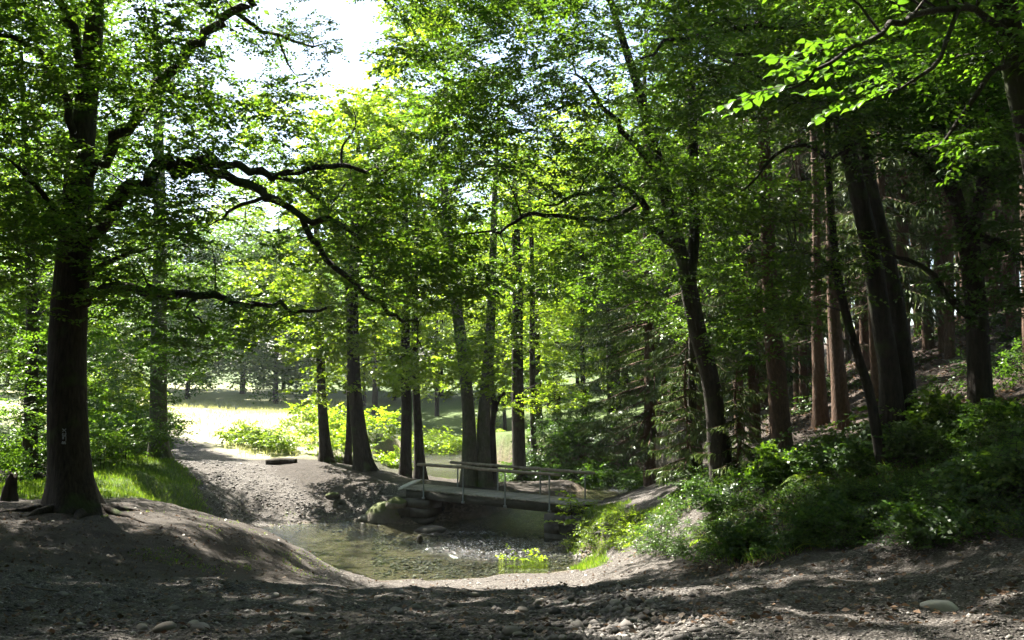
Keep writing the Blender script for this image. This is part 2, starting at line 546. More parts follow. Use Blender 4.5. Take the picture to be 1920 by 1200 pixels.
msk_meadow = smooth(-1, 3, -line_sd(XX, YY, [(-13, 47), (-20, 60), (-28, 84), (-40, 100)], [5, 9, 14, 16]) + 2 * wob)
gl = smooth(1.5, .2, line_sd(XX, YY, [(-13.5, 26), (-11.5, 29), (-11.2, 33), (-13, 39)], [1.6, 2.0, 1.7, 1.6]) + 1.2 * wob)
gr_ = smooth(.7, 0, line_sd(XX, YY, [(2.0, 29.2), (2.2, 26.5), (3.0, 24.4)], [.45, .7, .8]) + wob)
far_g = smooth(43, 50, YY - .1 * np.abs(XX)) * smooth(16, 9, XX - .1 * YY)
grassm = np.clip(np.maximum(np.maximum(gl, gr_), far_g), 0, 1) * (1 - gravel)
needle = smooth(4.5, 8, XX - .15 * (YY - 20)) * smooth(12, 15, YY + .2 * XX) * (1 - gravel)
wet = smooth(.8, .0, stream_sd(XX, YY) + .5 * fbm(XX * 1.5, YY * 1.5, 61, 3))

m, nt, out = new_mat('ground')
L = nt.links.new
tc = N_(nt, 'ShaderNodeTexCoord')


def noise(scale, detail=5, rough=.6):
    n = N_(nt, 'ShaderNodeTexNoise'); n.inputs['Scale'].default_value = scale; n.inputs['Detail'].default_value = detail; n.inputs['Roughness'].default_value = rough
    L(tc.outputs['Object'], n.inputs['Vector']); return n.outputs[0]


def voro(scale, feature='F1'):
    n = N_(nt, 'ShaderNodeTexVoronoi', feature=feature); n.inputs['Scale'].default_value = scale
    L(tc.outputs['Object'], n.inputs['Vector']); return n


def mixc(f, a, b):
    n = N_(nt, 'ShaderNodeMix', data_type='RGBA')
    for v, s in ((f, 0), (a, 6), (b, 7)):
        if hasattr(v, 'is_output') or isinstance(v, bpy.types.NodeSocket): L(v, n.inputs[s])
        else: n.inputs[s].default_value = v if s == 0 else (*v, 1)
    return n.outputs[2]


def attr(nm):
    n = N_(nt, 'ShaderNodeAttribute', attribute_name=nm); return n.outputs['Fac']


v1 = voro(46); v2 = voro(13)
sep = N_(nt, 'ShaderNodeSeparateColor'); L(v1.outputs['Color'], sep.inputs[0])
c_grav = ramp(nt, [(0, (.028, .024, .021)), (.5, (.064, .056, .05)), (.85, (.125, .112, .10)), (1, (.28, .26, .24))], sep.outputs[0])
c_grav = mixc(ramp(nt, [(.4, (0, 0, 0)), (.75, (1, 1, 1))], noise(1.1)), c_grav, ramp(nt, [(.3, (.04, .033, .028)), (.7, (.09, .077, .067))], noise(24)))
c_soil = ramp(nt, [(.3, (.020, .0155, .012)), (.7, (.052, .041, .031))], noise(7, 7, .7))
c_grass = ramp(nt, [(.3, (.05, .085, .018)), (.7, (.09, .13, .03))], noise(5, 6))
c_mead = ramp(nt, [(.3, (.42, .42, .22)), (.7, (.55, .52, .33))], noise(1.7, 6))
c_need = ramp(nt, [(.3, (.026, .018, .013)), (.7, (.06, .041, .03))], noise(9, 7, .7))
sep2 = N_(nt, 'ShaderNodeSeparateColor'); L(v2.outputs['Color'], sep2.inputs[0])
c_bed = ramp(nt, [(0, (.05, .04, .028)), (.5, (.12, .092, .06)), (1, (.23, .19, .14))], sep2.outputs[0])
c_bed = mixc(ramp(nt, [(.35, (0, 0, 0)), (.65, (1, 1, 1))], noise(1.4)), c_bed, ramp(nt, [(.3, (.07, .055, .032)), (.7, (.16, .12, .075))], noise(4)))
c = mixc(attr('needle'), c_soil, c_need)
c = mixc(attr('grass'), c, c_grass)
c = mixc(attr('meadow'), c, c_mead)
c = mixc(attr('gravel'), c, c_grav)
c = mixc(attr('wet'), c, c_bed)
p = N_(nt, 'ShaderNodeBsdfPrincipled'); L(c, p.inputs['Base Color']); p.inputs['Roughness'].default_value = .88
p.inputs['Specular IOR Level'].default_value = .25
hgt = N_(nt, 'ShaderNodeMath', operation='MULTIPLY_ADD'); L(v1.outputs['Distance'], hgt.inputs[0]); hgt.inputs[1].default_value = -1.0; L(noise(10, 7, .7), hgt.inputs[2])
b0 = N_(nt, 'ShaderNodeBump'); b0.inputs['Strength'].default_value = .8; b0.inputs['Distance'].default_value = .16
L(noise(2.6, 6, .62), b0.inputs['Height'])
b = N_(nt, 'ShaderNodeBump'); b.inputs['Strength'].default_value = .8; b.inputs['Distance'].default_value = .035
L(b0.outputs[0], b.inputs['Normal'])
L(hgt.outputs[0], b.inputs['Height']); L(b.outputs[0], p.inputs['Normal'])
L(p.outputs[0], out.inputs[0])
M['ground'] = m

ni, nj = XX.shape
ii = np.arange(ni - 1)[:, None] * nj + np.arange(nj - 1)[None, :]
GF = np.stack([ii, ii + nj, ii + nj + 1, ii + 1], -1).reshape(-1, 4)
gm = make_mesh('ground', np.stack([XX, YY, ZZ], -1).reshape(-1, 3), [GF], M['ground'],
               {k: ('POINT', v.ravel()) for k, v in dict(gravel=gravel, grass=grassm, needle=needle, meadow=msk_meadow, wet=wet).items()}, True)
g = link('ground', gm)
g['kind'] = 'structure'

# ------------------------------------------------------------------ stream
m, nt, out = new_mat('stream_water')
L = nt.links.new
tc = N_(nt, 'ShaderNodeTexCoord')
n1 = N_(nt, 'ShaderNodeTexNoise'); n1.inputs['Scale'].default_value = 8; n1.inputs['Detail'].default_value = 3
mp = N_(nt, 'ShaderNodeMapping'); mp.inputs['Scale'].default_value = (1, 1.9, 1); L(tc.outputs['Object'], mp.inputs[0]); L(mp.outputs[0], n1.inputs['Vector'])
n2 = N_(nt, 'ShaderNodeTexNoise'); n2.inputs['Scale'].default_value = 19; n2.inputs['Detail'].default_value = 3; L(mp.outputs[0], n2.inputs['Vector'])
rf = N_(nt, 'ShaderNodeAttribute', attribute_name='riffle')
ad = N_(nt, 'ShaderNodeMath', operation='MULTIPLY_ADD'); L(n2.outputs[0], ad.inputs[0]); L(rf.outputs['Fac'], ad.inputs[1]); L(n1.outputs[0], ad.inputs[2])
b = N_(nt, 'ShaderNodeBump'); b.inputs['Distance'].default_value = .09
st = N_(nt, 'ShaderNodeMath', operation='MULTIPLY_ADD'); L(rf.outputs['Fac'], st.inputs[0]); st.inputs[1].default_value = .75; st.inputs[2].default_value = .34
L(st.outputs[0], b.inputs['Strength']); L(ad.outputs[0], b.inputs['Height'])
gl_ = N_(nt, 'ShaderNodeBsdfGlossy'); gl_.inputs['Roughness'].default_value = .06; L(b.outputs[0], gl_.inputs['Normal'])
tr = N_(nt, 'ShaderNodeBsdfTransparent'); tr.inputs[0].default_value = (.70, .75, .66, 1)
fr = N_(nt, 'ShaderNodeFresnel'); fr.inputs[0].default_value = 1.38; L(b.outputs[0], fr.inputs['Normal'])
s1 = N_(nt, 'ShaderNodeMixShader'); L(fr.outputs[0], s1.inputs[0]); L(tr.outputs[0], s1.inputs[1]); L(gl_.outputs[0], s1.inputs[2])
fo = N_(nt, 'ShaderNodeBsdfDiffuse'); fo.inputs[0].default_value = (.75, .77, .78, 1)
n3 = N_(nt, 'ShaderNodeTexNoise'); n3.inputs['Scale'].default_value = 9; n3.inputs['Detail'].default_value = 5; n3.inputs['Roughness'].default_value = .7; L(mp.outputs[0], n3.inputs['Vector'])
fm = N_(nt, 'ShaderNodeMath', operation='MULTIPLY'); L(ramp(nt, [(.56, (0, 0, 0)), (.68, (1, 1, 1))], n3.outputs[0]), fm.inputs[0])
foam = N_(nt, 'ShaderNodeAttribute', attribute_name='foam'); L(foam.outputs['Fac'], fm.inputs[1])
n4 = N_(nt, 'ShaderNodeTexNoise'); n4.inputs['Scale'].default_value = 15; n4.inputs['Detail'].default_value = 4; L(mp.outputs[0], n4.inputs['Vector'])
foam_glitter = N_(nt, 'ShaderNodeMath', operation='MULTIPLY'); L(ramp(nt, [(.60, (0, 0, 0)), (.66, (1, 1, 1))], n4.outputs[0]), foam_glitter.inputs[0]); rsq = N_(nt, 'ShaderNodeMath', operation='MULTIPLY'); L(rf.outputs['Fac'], rsq.inputs[0]); L(rf.outputs['Fac'], rsq.inputs[1]); L(rsq.outputs[0], foam_glitter.inputs[1])  # white specks on broken water: foam plus sun glitter painted as colour
fmx = N_(nt, 'ShaderNodeMath', operation='MAXIMUM'); L(fm.outputs[0], fmx.inputs[0]); L(foam_glitter.outputs[0], fmx.inputs[1])
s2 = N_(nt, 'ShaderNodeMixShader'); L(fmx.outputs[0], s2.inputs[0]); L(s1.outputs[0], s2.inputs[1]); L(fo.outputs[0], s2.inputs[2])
L(s2.outputs[0], out.inputs[0])
M['water'] = m

wx = np.arange(-11, 9, .11); wy = np.concatenate([np.arange(22, 37, .10), np.arange(37, 80, .25)])
WX, WY = np.meshgrid(wx, wy, indexing='ij')
sdw = stream_sd(WX, WY)
# broken water: gravel-bar shallows and the drop below the bridge
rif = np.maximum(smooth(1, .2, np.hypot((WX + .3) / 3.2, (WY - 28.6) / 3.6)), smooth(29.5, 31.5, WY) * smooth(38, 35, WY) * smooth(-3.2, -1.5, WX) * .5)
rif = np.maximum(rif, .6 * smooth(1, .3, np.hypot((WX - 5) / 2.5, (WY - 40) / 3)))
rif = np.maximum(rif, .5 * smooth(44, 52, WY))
foamA = np.maximum(smooth(1, .2, np.hypot((WX + 1.0) / 1.5, (WY - 31.6) / .55)), .8 * smooth(1, .3, np.hypot((WX - 5.2) / 2.0, (WY - 39.8) / 1.4)))
foamA = np.maximum(foamA, .6 * smooth(1, .2, np.hypot((WX + 2.6) / 1.0, (WY - 31.2) / .35)))
WZ = zw(WX, WY) + (.004 + .03 * rif) * fbm(WX * 4, WY * 7, 51, 3)
ok = sdw < .35
ni, nj = WX.shape
ii = np.arange(ni - 1)[:, None] * nj + np.arange(nj - 1)[None, :]
keep = (ok[:-1, :-1] | ok[1:, :-1] | ok[:-1, 1:] | ok[1:, 1:]).ravel()
WF = np.stack([ii, ii + nj, ii + nj + 1, ii + 1], -1).reshape(-1, 4)[keep]
used = np.unique(WF); remap = np.full(ni * nj, -1); remap[used] = np.arange(len(used))
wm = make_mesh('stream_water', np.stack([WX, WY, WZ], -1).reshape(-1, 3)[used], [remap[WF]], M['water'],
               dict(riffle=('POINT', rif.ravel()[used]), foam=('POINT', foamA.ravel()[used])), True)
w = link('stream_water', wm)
w['kind'] = 'structure'

# ------------------------------------------------------------------ rocks
import bmesh


def ico(sub):
    bm = bmesh.new()
    bmesh.ops.create_icosphere(bm, subdivisions=sub, radius=1)
    V = np.array([v.co[:] for v in bm.verts]); F = np.array([[v.index for v in f.verts] for f in bm.faces])
    bm.free()
    return V, F


ICO = {k: ico(k) for k in (1, 2, 3, 4)}


def rock_mesh(name, size, mat, seed, sub=2, rough=.28, flat=.35):
    V, F = ICO[sub]
    r = np.random.default_rng(seed)
    d = np.zeros(len(V))
    for f, a in ((1.3, 1), (2.6, .5), (5.5, .22)):
        for _ in range(3):
            k = r.normal(size=3); d += a * np.sin(f * (V @ k) + r.uniform(0, 6)) / 3
    W_ = V * (1 + rough * d)[:, None]
    # a few cleaved facets
    for _ in range(5):
        k = r.normal(size=3); k /= np.linalg.norm(k)
        c_ = r.uniform(.62, .85)
        e = np.maximum(W_ @ k - c_, 0)
        W_ = W_ - e[:, None] * k * .85
    W_[:, 2] = np.where(W_[:, 2] < -flat, -flat + (W_[:, 2] + flat) * .2, W_[:, 2])
    W_ = W_ * np.asarray(size)
    return make_mesh(name, W_, [F], mat, smooth_shade=sub >= 3)


def rock(name, loc, size, mat, seed, label, cat='stone', group=None, rz=0., tilt=(0, 0), sub=2, **kw):
    o = link(name, rock_mesh(name, size, M[mat], seed, sub, **kw))
    o.location = Vector([float(v) for v in loc]); o.rotation_euler = (tilt[0], tilt[1], rz)
    return tag(o, label, cat, group)


# ------------------------------------------------------------------ footbridge
f0 = np.array([-1.86, 34.3]); f3 = np.array([2.29, 31.5])
U = (f3 - f0) / np.linalg.norm(f3 - f0); NB = np.array([U[1], -U[0]])
BW = 1.4


def bp(s, w, z=0.0):
    """s metres along the bridge, w metres towards the camera, z above the deck"""
    q = f0 + U * s + NB * w
    return np.array([q[0], q[1], -1.45 - .022 * s + z])


broot = empty('footbridge', bp(2.5, .7, -.3), 'plank footbridge with round wooden handrails on thin steel posts across the stream', 'bridge')
bo = np.array(broot.location)
U3 = bp(1, 0) - bp(0, 0); U3 /= np.linalg.norm(U3); N3 = np.array([NB[0], NB[1], 0]); Z3 = np.array([0, 0, 1.])
r_ = np.random.default_rng(5)
k = 0
s_ = -1.35
while s_ < 5.55:
    wd = .172
    V, F = box_vf((0, 0, 0), U3 * (wd / 2 - .006), N3 * (BW / 2 + .04 + r_.uniform(-.015, .015)), Z3 * .022)
    o = link('plank', make_mesh('plank', V, [F], M['plank']), broot)
    o.location = Vector(bp(s_, BW / 2, -.022 + r_.uniform(-.004, .004)) - bo)
    o.rotation_euler = (r_.uniform(-.006, .006), r_.uniform(-.006, .006), r_.uniform(-.006, .006))
    s_ += wd
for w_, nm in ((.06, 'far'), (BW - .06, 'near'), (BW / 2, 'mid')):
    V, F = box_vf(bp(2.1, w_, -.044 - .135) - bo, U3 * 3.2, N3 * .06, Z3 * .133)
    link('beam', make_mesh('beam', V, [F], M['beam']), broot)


def rail(s0, s1, w, rad, seed):
    r = np.random.default_rng(seed)
    n = 12
    ss = np.linspace(s0, s1, n)
    pts = np.array([bp(s, w + r.normal() * .006, .83 + r.normal() * .007) - bo for s in ss])
    V, F = tube(pts, np.linspace(rad * 1.08, rad * .95, n), 10, 24, lump=.05, seed=seed)
    nV = len(V)
    caps = [np.arange(10)[::-1].reshape(1, 10), np.arange(nV - 10, nV).reshape(1, 10)]
    link('handrail', make_mesh('handrail', V, [F] + caps, M['wood_rail'], smooth_shade=True), broot)


rail(-.3, 2.55, 0, .047, 1)
rail(2.57, 5.35, 0, .05, 2)
rail(-.6, 4.95, BW, .05, 3)


def post(s, w, z0, z1, seed):
    V, F = tube([bp(s, w, z0) - bo, bp(s, w, (z0 + z1) / 2) - bo, bp(s, w, z1) - bo], [.024] * 3, 8, 3)
    o = link('post', make_mesh('post', V, [F, np.arange(8).reshape(1, 8)], M['steel'], smooth_shade=True), broot)
    V, F = box_vf(bp(s, w, z0 + .03) - bo, U3 * .045, N3 * .03, Z3 * .035)
    link('bracket', make_mesh('bracket', V, [F], M['steel']), o)


for k in range(4):
    post(1.667 * k, -.012, -.25, .80, k)
    post(-.3 + 1.633 * k, BW + .062, -.30, .80, 10 + k)

# stone abutments, laid in courses
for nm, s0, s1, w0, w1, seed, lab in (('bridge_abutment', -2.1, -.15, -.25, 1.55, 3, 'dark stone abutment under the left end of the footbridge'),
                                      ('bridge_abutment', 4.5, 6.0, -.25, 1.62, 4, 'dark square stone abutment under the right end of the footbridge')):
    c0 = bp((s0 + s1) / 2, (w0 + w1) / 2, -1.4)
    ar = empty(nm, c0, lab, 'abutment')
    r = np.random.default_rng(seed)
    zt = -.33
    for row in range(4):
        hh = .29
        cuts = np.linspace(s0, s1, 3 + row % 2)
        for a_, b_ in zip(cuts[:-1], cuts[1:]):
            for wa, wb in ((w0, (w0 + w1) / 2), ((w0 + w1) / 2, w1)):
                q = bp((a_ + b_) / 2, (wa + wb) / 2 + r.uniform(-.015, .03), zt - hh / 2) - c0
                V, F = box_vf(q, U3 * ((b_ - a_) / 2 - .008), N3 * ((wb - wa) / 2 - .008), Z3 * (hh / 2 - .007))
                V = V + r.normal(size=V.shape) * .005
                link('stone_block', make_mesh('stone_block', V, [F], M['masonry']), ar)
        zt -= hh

# rubble bank retaining the trail to the right of the bridge
wr = rg(1150, 1000)
wall = empty('rubble_wall', wr, 'low rubble stone wall holding the trail to the right of the footbridge', 'wall')
r = np.random.default_rng(8)
for row in range(2):
    for q in range(7):
        px = 1112 + q * 13 + row * 6 + r.uniform(-4, 4)
        py = 1004 - row * 16 - q * .6 + r.uniform(-4, 4)
        pt = rg(px, py)
        o = link('stone', rock_mesh('stone', (r.uniform(.10, .22), r.uniform(.10, .17), r.uniform(.08, .15)), M['mossy' if r.random() < .5 else 'masonry'], 100 + row * 10 + q, 2, .4), wall)
        o.location = Vector(pt - wr + np.array([0, 0, -.02])); o.rotation_euler = (r.uniform(-.5, .5), r.uniform(-.5, .5), r.uniform(0, 6))

# boulders and single stones
q = rg(735, 975)
rock('boulder', (q[0], q[1] + .35, -2.5), (1.05, .75, .78), 'mossy', 21, 'big rounded mossy boulder at the foot of the left bridge abutment', 'boulder', sub=4, rough=.16)
q = rg(683, 975)
rock('boulder', (q[0], q[1], -2.56), (.30, .25, .2), 'stone', 22, 'small dark stone on the shore left of the mossy boulder', 'stone', sub=3)
rock('boulder', (-2.55, 31.75, -2.6), (.45, .28, .16), 'masonry', 23, 'low wet rock in the water under the left end of the bridge', 'boulder', sub=3)
q = bp(-1.2, 1.15)
rock('stone_slab', (q[0], q[1], q[2] + .08), (.5, .22, .07), 'pale_stone', 24, 'pale tilted stone slab lying at the left end of the bridge deck', 'stone', rz=.5, tilt=(0, -.35), sub=3)
q = bp(-1.35, .95)
rock('boulder', (q[0] - .3, q[1] - .9, -1.95), (.35, .3, .25), 'mossy', 25, 'light mossy stone on the bank just below the tilted slab', 'stone', sub=3)
q = W(786, 1014, -2.6)
o = rock('wet_stone', (q[0], q[1], -2.6), (.10, .08, .2), 'masonry', 26, 'upright dark stone sticking out of the shallow pool', 'stone', tilt=(.2, .35), sub=2)
q = rg(1765, 1140)
rock('flat_stone', (q[0], q[1], q[2] + .01), (.15, .11, .055), 'pale_stone', 27, 'pale flat stone lying alone on the shaded path at lower right', 'stone', sub=3)
q = rg(625, 930)
rock('mossy_stone', (q[0], q[1], q[2]), (.30, .24, .16), 'mossy', 28, 'green mossy stone on the far gravel shore left of the bridge', 'stone', sub=3)
q = rg(642, 945)
rock('boulder', (q[0], q[1], q[2]), (.13, .1, .1), 'masonry', 29, 'small dark stone beside the green mossy stone on the far shore', 'stone')
q = rg(845, 842)
rock('boulder', (q[0], q[1] + 1, q[2] - .1), (1.3, .9, .8), 'mossy', 30, 'brown domed boulder on the far bank of the upstream water', 'boulder', sub=3, rough=.15)
r = np.random.default_rng(77)
for k in range(46):
    if k < 24: px, py = r.uniform(700, 1300), r.uniform(1110, 1195)
    elif k < 36: px, py = r.uniform(860, 1060), r.uniform(1036, 1066)
    else: px, py = r.uniform(60, 700), r.uniform(1110, 1195)
    q = rg(px, py)
    s = r.uniform(.04, .085) if k < 24 or k >= 36 else r.uniform(.07, .13)
    lab = ('loose grey stone bedded in the gravel of the path in the foreground' if k < 24 or k >= 36 else 'wet pebble of the gravel bar at the near edge of the ford')
    rock('loose_stone', (q[0], q[1], q[2] + s * .1), (s, s * r.uniform(.6, .9), s * r.uniform(.4, .7)), 'stone', 200 + k, lab, 'stone',
         'loose stones on the path' if k < 24 or k >= 36 else 'pebbles of the gravel bar', rz=r.uniform(0, 6), sub=2)


def scatter_stones(name, pts, sizes, mat, label, seed):
    r = np.random.default_rng(seed)
    base = np.array([[1, 0, 0], [-1, 0, 0], [0, 1, 0], [0, -1, 0], [0, 0, 1], [0, 0, -.6]], float)
    F0 = np.array([[0, 2, 4], [2, 1, 4], [1, 3, 4], [3, 0, 4], [2, 0, 5], [1, 2, 5], [3, 1, 5], [0, 3, 5]])
    n = len(pts)
    J = base[None] * (1 + r.uniform(-.35, .35, (n, 6, 3))) + r.uniform(-.25, .25, (n, 6, 3))
    J = J * np.stack([sizes, sizes * r.uniform(.6, 1, n), sizes * r.uniform(.35, .75, n)], -1)[:, None, :]
    th = r.uniform(0, 6.28, n); c_, s_ = np.cos(th), np.sin(th)
    X = J[..., 0] * c_[:, None] - J[..., 1] * s_[:, None]; Y = J[..., 0] * s_[:, None] + J[..., 1] * c_[:, None]
    V = np.stack([X, Y, J[..., 2]], -1) + pts[:, None, :]
    F = (np.arange(n)[:, None, None] * 6 + F0[None]).reshape(-1, 3)
    me = make_mesh(name, V.reshape(-1, 3), [F], mat, {'tint': ('FACE', np.repeat(r.random(n), 8))})
    o = link(name, me)
    return tag(o, label, 'gravel', kind='stuff')


def pebble_mat():
    m, nt, out = new_mat('pebbles')
    at = N_(nt, 'ShaderNodeAttribute', attribute_name='tint')
    c = ramp(nt, [(0, (.034, .03, .027)), (.55, (.085, .075, .068)), (.88, (.16, .145, .132)), (1, (.36, .34, .31))], at.outputs['Fac'])
    p = N_(nt, 'ShaderNodeBsdfPrincipled'); nt.links.new(c, p.inputs['Base Color']); p.inputs['Roughness'].default_value = .8
    nt.links.new(p.outputs[0], out.inputs[0])
    return m


M['pebble'] = pebble_mat()


def on_ground_px(n, x0, x1, y0, y1, r):
    """n ground points spread evenly over a part of the picture"""
    px = r.uniform(x0, x1, n); py = r.uniform(y0, y1, n)
    Ys = np.linspace(5, 40, 500)
    res = np.full((n, 3), np.nan)
    for k0 in range(0, n, 2000):
        a, b_ = px[k0:k0 + 2000, None], py[k0:k0 + 2000, None]
        q = P(a + 0 * Ys, b_ + 0 * Ys, Ys[None, :] + 0 * a)
        under = q[..., 2] < ground(q[..., 0], q[..., 1])
        i = under.argmax(1)
        hit = under.any(1)
        pt = q[np.arange(len(i)), i]
        pt[:, 2] = ground(pt[:, 0], pt[:, 1])
        pt[~hit] = np.nan
        res[k0:k0 + 2000] = pt
    return res[~np.isnan(res[:, 0])]


r = np.random.default_rng(88)
pt = on_ground_px(12000, -60, 1980, 1070, 1235, r)
i_ = np.clip(np.searchsorted(GX, pt[:, 0]) - 1, 0, len(GX) - 1); j_ = np.clip(np.searchsorted(GY, pt[:, 1]) - 1, 0, len(GY) - 1)
pt = pt[(gravel[i_, j_] > .4) & (r.random(len(pt)) < .35 + .9 * vnoise(pt[:, 0] * 1.3, pt[:, 1] * 1.3, 4))]
scatter_stones('gravel', pt, r.gamma(3, .0042, len(pt)) + .004, M['pebble'], 'loose grey gravel strewn over the foreground path', 1)
pt = on_ground_px(2600, 900, 1330, 1096, 1210, r)
pxv, pyv = px_of(pt)
pt = pt[r.random(len(pt)) < np.exp(-((pxv - 1110 + (pyv - 1150) * -.6) / 105) ** 2)]
scatter_stones('gravel', pt, r.gamma(4, .0062, len(pt)) + .012, M['pebble'], 'stony patch washed out of the path in the middle foreground', 4)
pt = on_ground_px(6000, 700, 1170, 1000, 1085, r)
pt = pt[(stream_sd(pt[:, 0], pt[:, 1]) < .25) & (r.random(len(pt)) < np.clip(1.7 * vnoise(pt[:, 0] * .9, pt[:, 1] * .9, 14) - .25, 0, 1))]
scatter_stones('streambed_pebbles', pt, r.gamma(4, .010, len(pt)) + .015, M['pebble'], 'small wet stones of the shallow ford below the bridge', 2)
pt = on_ground_px(3500, 330, 720, 860, 1000, r)
i_ = np.clip(np.searchsorted(GX, pt[:, 0]) - 1, 0, len(GX) - 1); j_ = np.clip(np.searchsorted(GY, pt[:, 1]) - 1, 0, len(GY) - 1)
pt = pt[gravel[i_, j_] > .4]
scatter_stones('gravel', pt, r.gamma(4, .008, len(pt)) + .01, M['pebble'], 'gravel on the sunlit track beyond the ford', 3)

# ------------------------------------------------------------------ foliage building blocks
def leaf_quads(base, d, nrm, Ln, Wd, fold=.14):
    """base, d (unit), nrm (unit): arrays (n,3) -> (n,4,3) folded leaf quads"""
    s = np.cross(nrm, d); s /= np.linalg.norm(s, axis=1)[:, None] + 1e-9
    nn = np.cross(d, s)
    mid = base + d * (Ln * .45)[:, None]
    up = nn * (Ln * fold)[:, None]
    return np.stack([base, mid + s * (Wd / 2)[:, None] + up, base + d * Ln[:, None], mid - s * (Wd / 2)[:, None] + up], 1)


def make_cluster(seed, nspray=9, reach=.85, leaf=.10, step=.055, aspect=.58, droop=.35, flat=.30):
    """a bough end: several flat sprays of alternate leaves. returns leaf quads (n,4,3), twig V, F"""
    r = np.random.default_rng(seed)
    Ls = []; tw = Pile()
    for k in range(nspray):
        az = r.uniform(-2.4, 2.4) if r.random() < .85 else r.uniform(-3.14, 3.14)
        L_ = reach * r.uniform(.55, 1.1)
        el = r.normal(.05, .28)
        st = np.array([r.normal() * .12, r.normal() * .12, r.normal() * flat * .5])
        d0 = np.array([math.cos(az) * math.cos(el), math.sin(az) * math.cos(el), math.sin(el)])
        end = st + d0 * L_ + np.array([0, 0, -droop * L_ * L_ * .6])
        mid = (st + end) / 2 + np.array([0, 0, droop * L_ * .18])
        ax = catmull([st, mid, end], 9)
        tw.add(*tube([st, mid, end], [.007, .004, .0015], 3, 3))
        lines = [(ax, L_)]
        # side shoots
        for q in range(int(L_ / .16)):
            t = r.uniform(.2, .9); i = int(t * 8)
            tang = ax[min(i + 1, 8)] - ax[i]; tang /= np.linalg.norm(tang)
            side = np.cross(tang, [0, 0, 1]); side /= np.linalg.norm(side) + 1e-9
            sg = 1 if q % 2 else -1
            l2 = L_ * r.uniform(.25, .45) * (1.1 - .6 * t)
            dd = tang * .65 + side * sg * .75 + np.array([0, 0, r.normal() * .12]); dd /= np.linalg.norm(dd)
            e2 = ax[i] + dd * l2 - np.array([0, 0, droop * .3 * l2])
            lines.append((np.linspace(ax[i], e2, 4), l2))
        for ln, ll in lines:
            n = max(3, int(ll / step))
            t = np.linspace(.12, 1, n) + r.normal(size=n) * .02
            t = np.clip(t, 0, 1)
            u = t * (len(ln) - 1); i = np.minimum(u.astype(int), len(ln) - 2); f = (u - i)[:, None]
            p_ = ln[i] * (1 - f) + ln[i + 1] * f
            tg = ln[i + 1] - ln[i]; tg /= np.linalg.norm(tg, axis=1)[:, None]
            side = np.cross(tg, [0, 0, 1]); side /= np.linalg.norm(side, axis=1)[:, None] + 1e-9
            sg = np.where(np.arange(n) % 2, 1., -1.)[:, None]
            d = tg * r.uniform(.2, .8, (n, 1)) + side * sg + r.normal(size=(n, 3)) * .22 + np.array([0, 0, -.18])
            d[-1] = tg[-1]
            d /= np.linalg.norm(d, axis=1)[:, None]
            nr = np.array([0, 0, 1.]) + r.normal(size=(n, 3)) * .42
            nr /= np.linalg.norm(nr, axis=1)[:, None]
            lz = leaf * r.uniform(.65, 1.15, n)
            Ls.append(leaf_quads(p_, d, nr, lz, lz * aspect))
    return np.concatenate(Ls), np.vstack(tw.V), np.concatenate(tw.F)


CL = {
    'beech': [make_cluster(k, 9, .85, .105) for k in range(8)],
    'oak': [make_cluster(20 + k, 10, .62, .115, .05, .62, .25, .55) for k in range(8)],
    'maple': [make_cluster(40 + k, 8, .8, .14, .075, .85, .35, .4) for k in range(6)],
    'far': [make_cluster(60 + k, 9, 1.0, .17, .11, .62, .3, .6) for k in range(5)],
    'small': [make_cluster(80 + k, 7, .42, .075, .05, .6, .3, .3) for k in range(6)],
}


def rot_z(yaw, pitch, roll):
    """(n,3,3) matrices"""
    c, s = np.cos(yaw), np.sin(yaw); o = np.zeros_like(c); i = np.ones_like(c)
    Rz = np.stack([np.stack([c, -s, o], -1), np.stack([s, c, o], -1), np.stack([o, o, i], -1)], -2)
    c, s = np.cos(pitch), np.sin(pitch)
    Ry = np.stack([np.stack([c, o, s], -1), np.stack([o, i, o], -1), np.stack([-s, o, c], -1)], -2)
    c, s = np.cos(roll), np.sin(roll)
    Rx = np.stack([np.stack([i, o, o], -1), np.stack([o, c, -s], -1), np.stack([o, s, c], -1)], -2)
    return Rz @ Ry @ Rx


def stamp(kind, pos, yaw, scale, rng, pitch=.2, roll=.2, thin=1.0):
    """places copies of the bough ends -> leaf V, leaf F, tint, twig V, twig F"""
    protos = CL[kind]
    n = len(pos)
    R = rot_z(np.asarray(yaw), rng.normal(size=n) * pitch, rng.normal(size=n) * roll) * np.asarray(scale)[:, None, None]
    which = rng.integers(0, len(protos), n)
    LV = []; TV = []; TF = []; off = 0
    for k, (lq, tv, tf) in enumerate(protos):
        idx = np.where(which == k)[0]
        if not len(idx): continue
        v = np.einsum('aij,nvj->anvi', R[idx], lq) + pos[idx][:, None, None, :]
        v = v.reshape(-1, 4, 3)
        if thin < 1: v = v[rng.random(len(v)) < thin]
        LV.append(v)
        t = np.einsum('aij,vj->avi', R[idx], tv) + pos[idx][:, None, :]
        for a in range(len(idx)):
            TF.append(tf + off); off += len(tv)
        TV.append(t.reshape(-1, 3))
    LV = np.concatenate(LV)
    F = np.arange(len(LV) * 4).reshape(-1, 4)
    tint = np.clip(rng.normal(.5, .22, len(LV)), 0, 1)
    return LV.reshape(-1, 3), F, tint, np.vstack(TV), np.concatenate(TF)


# sky openings seen between the crowns (photo pixels): kept free of boughs
SKY = [(np.array([(600, -60), (700, -60), (712, 40), (695, 115), (640, 145), (540, 145), (450, 150), (430, 100), (500, 20)], float), .9),
       (np.array([(395, 372), (540, 380), (530, 440), (420, 445), (370, 415)], float), .8)]


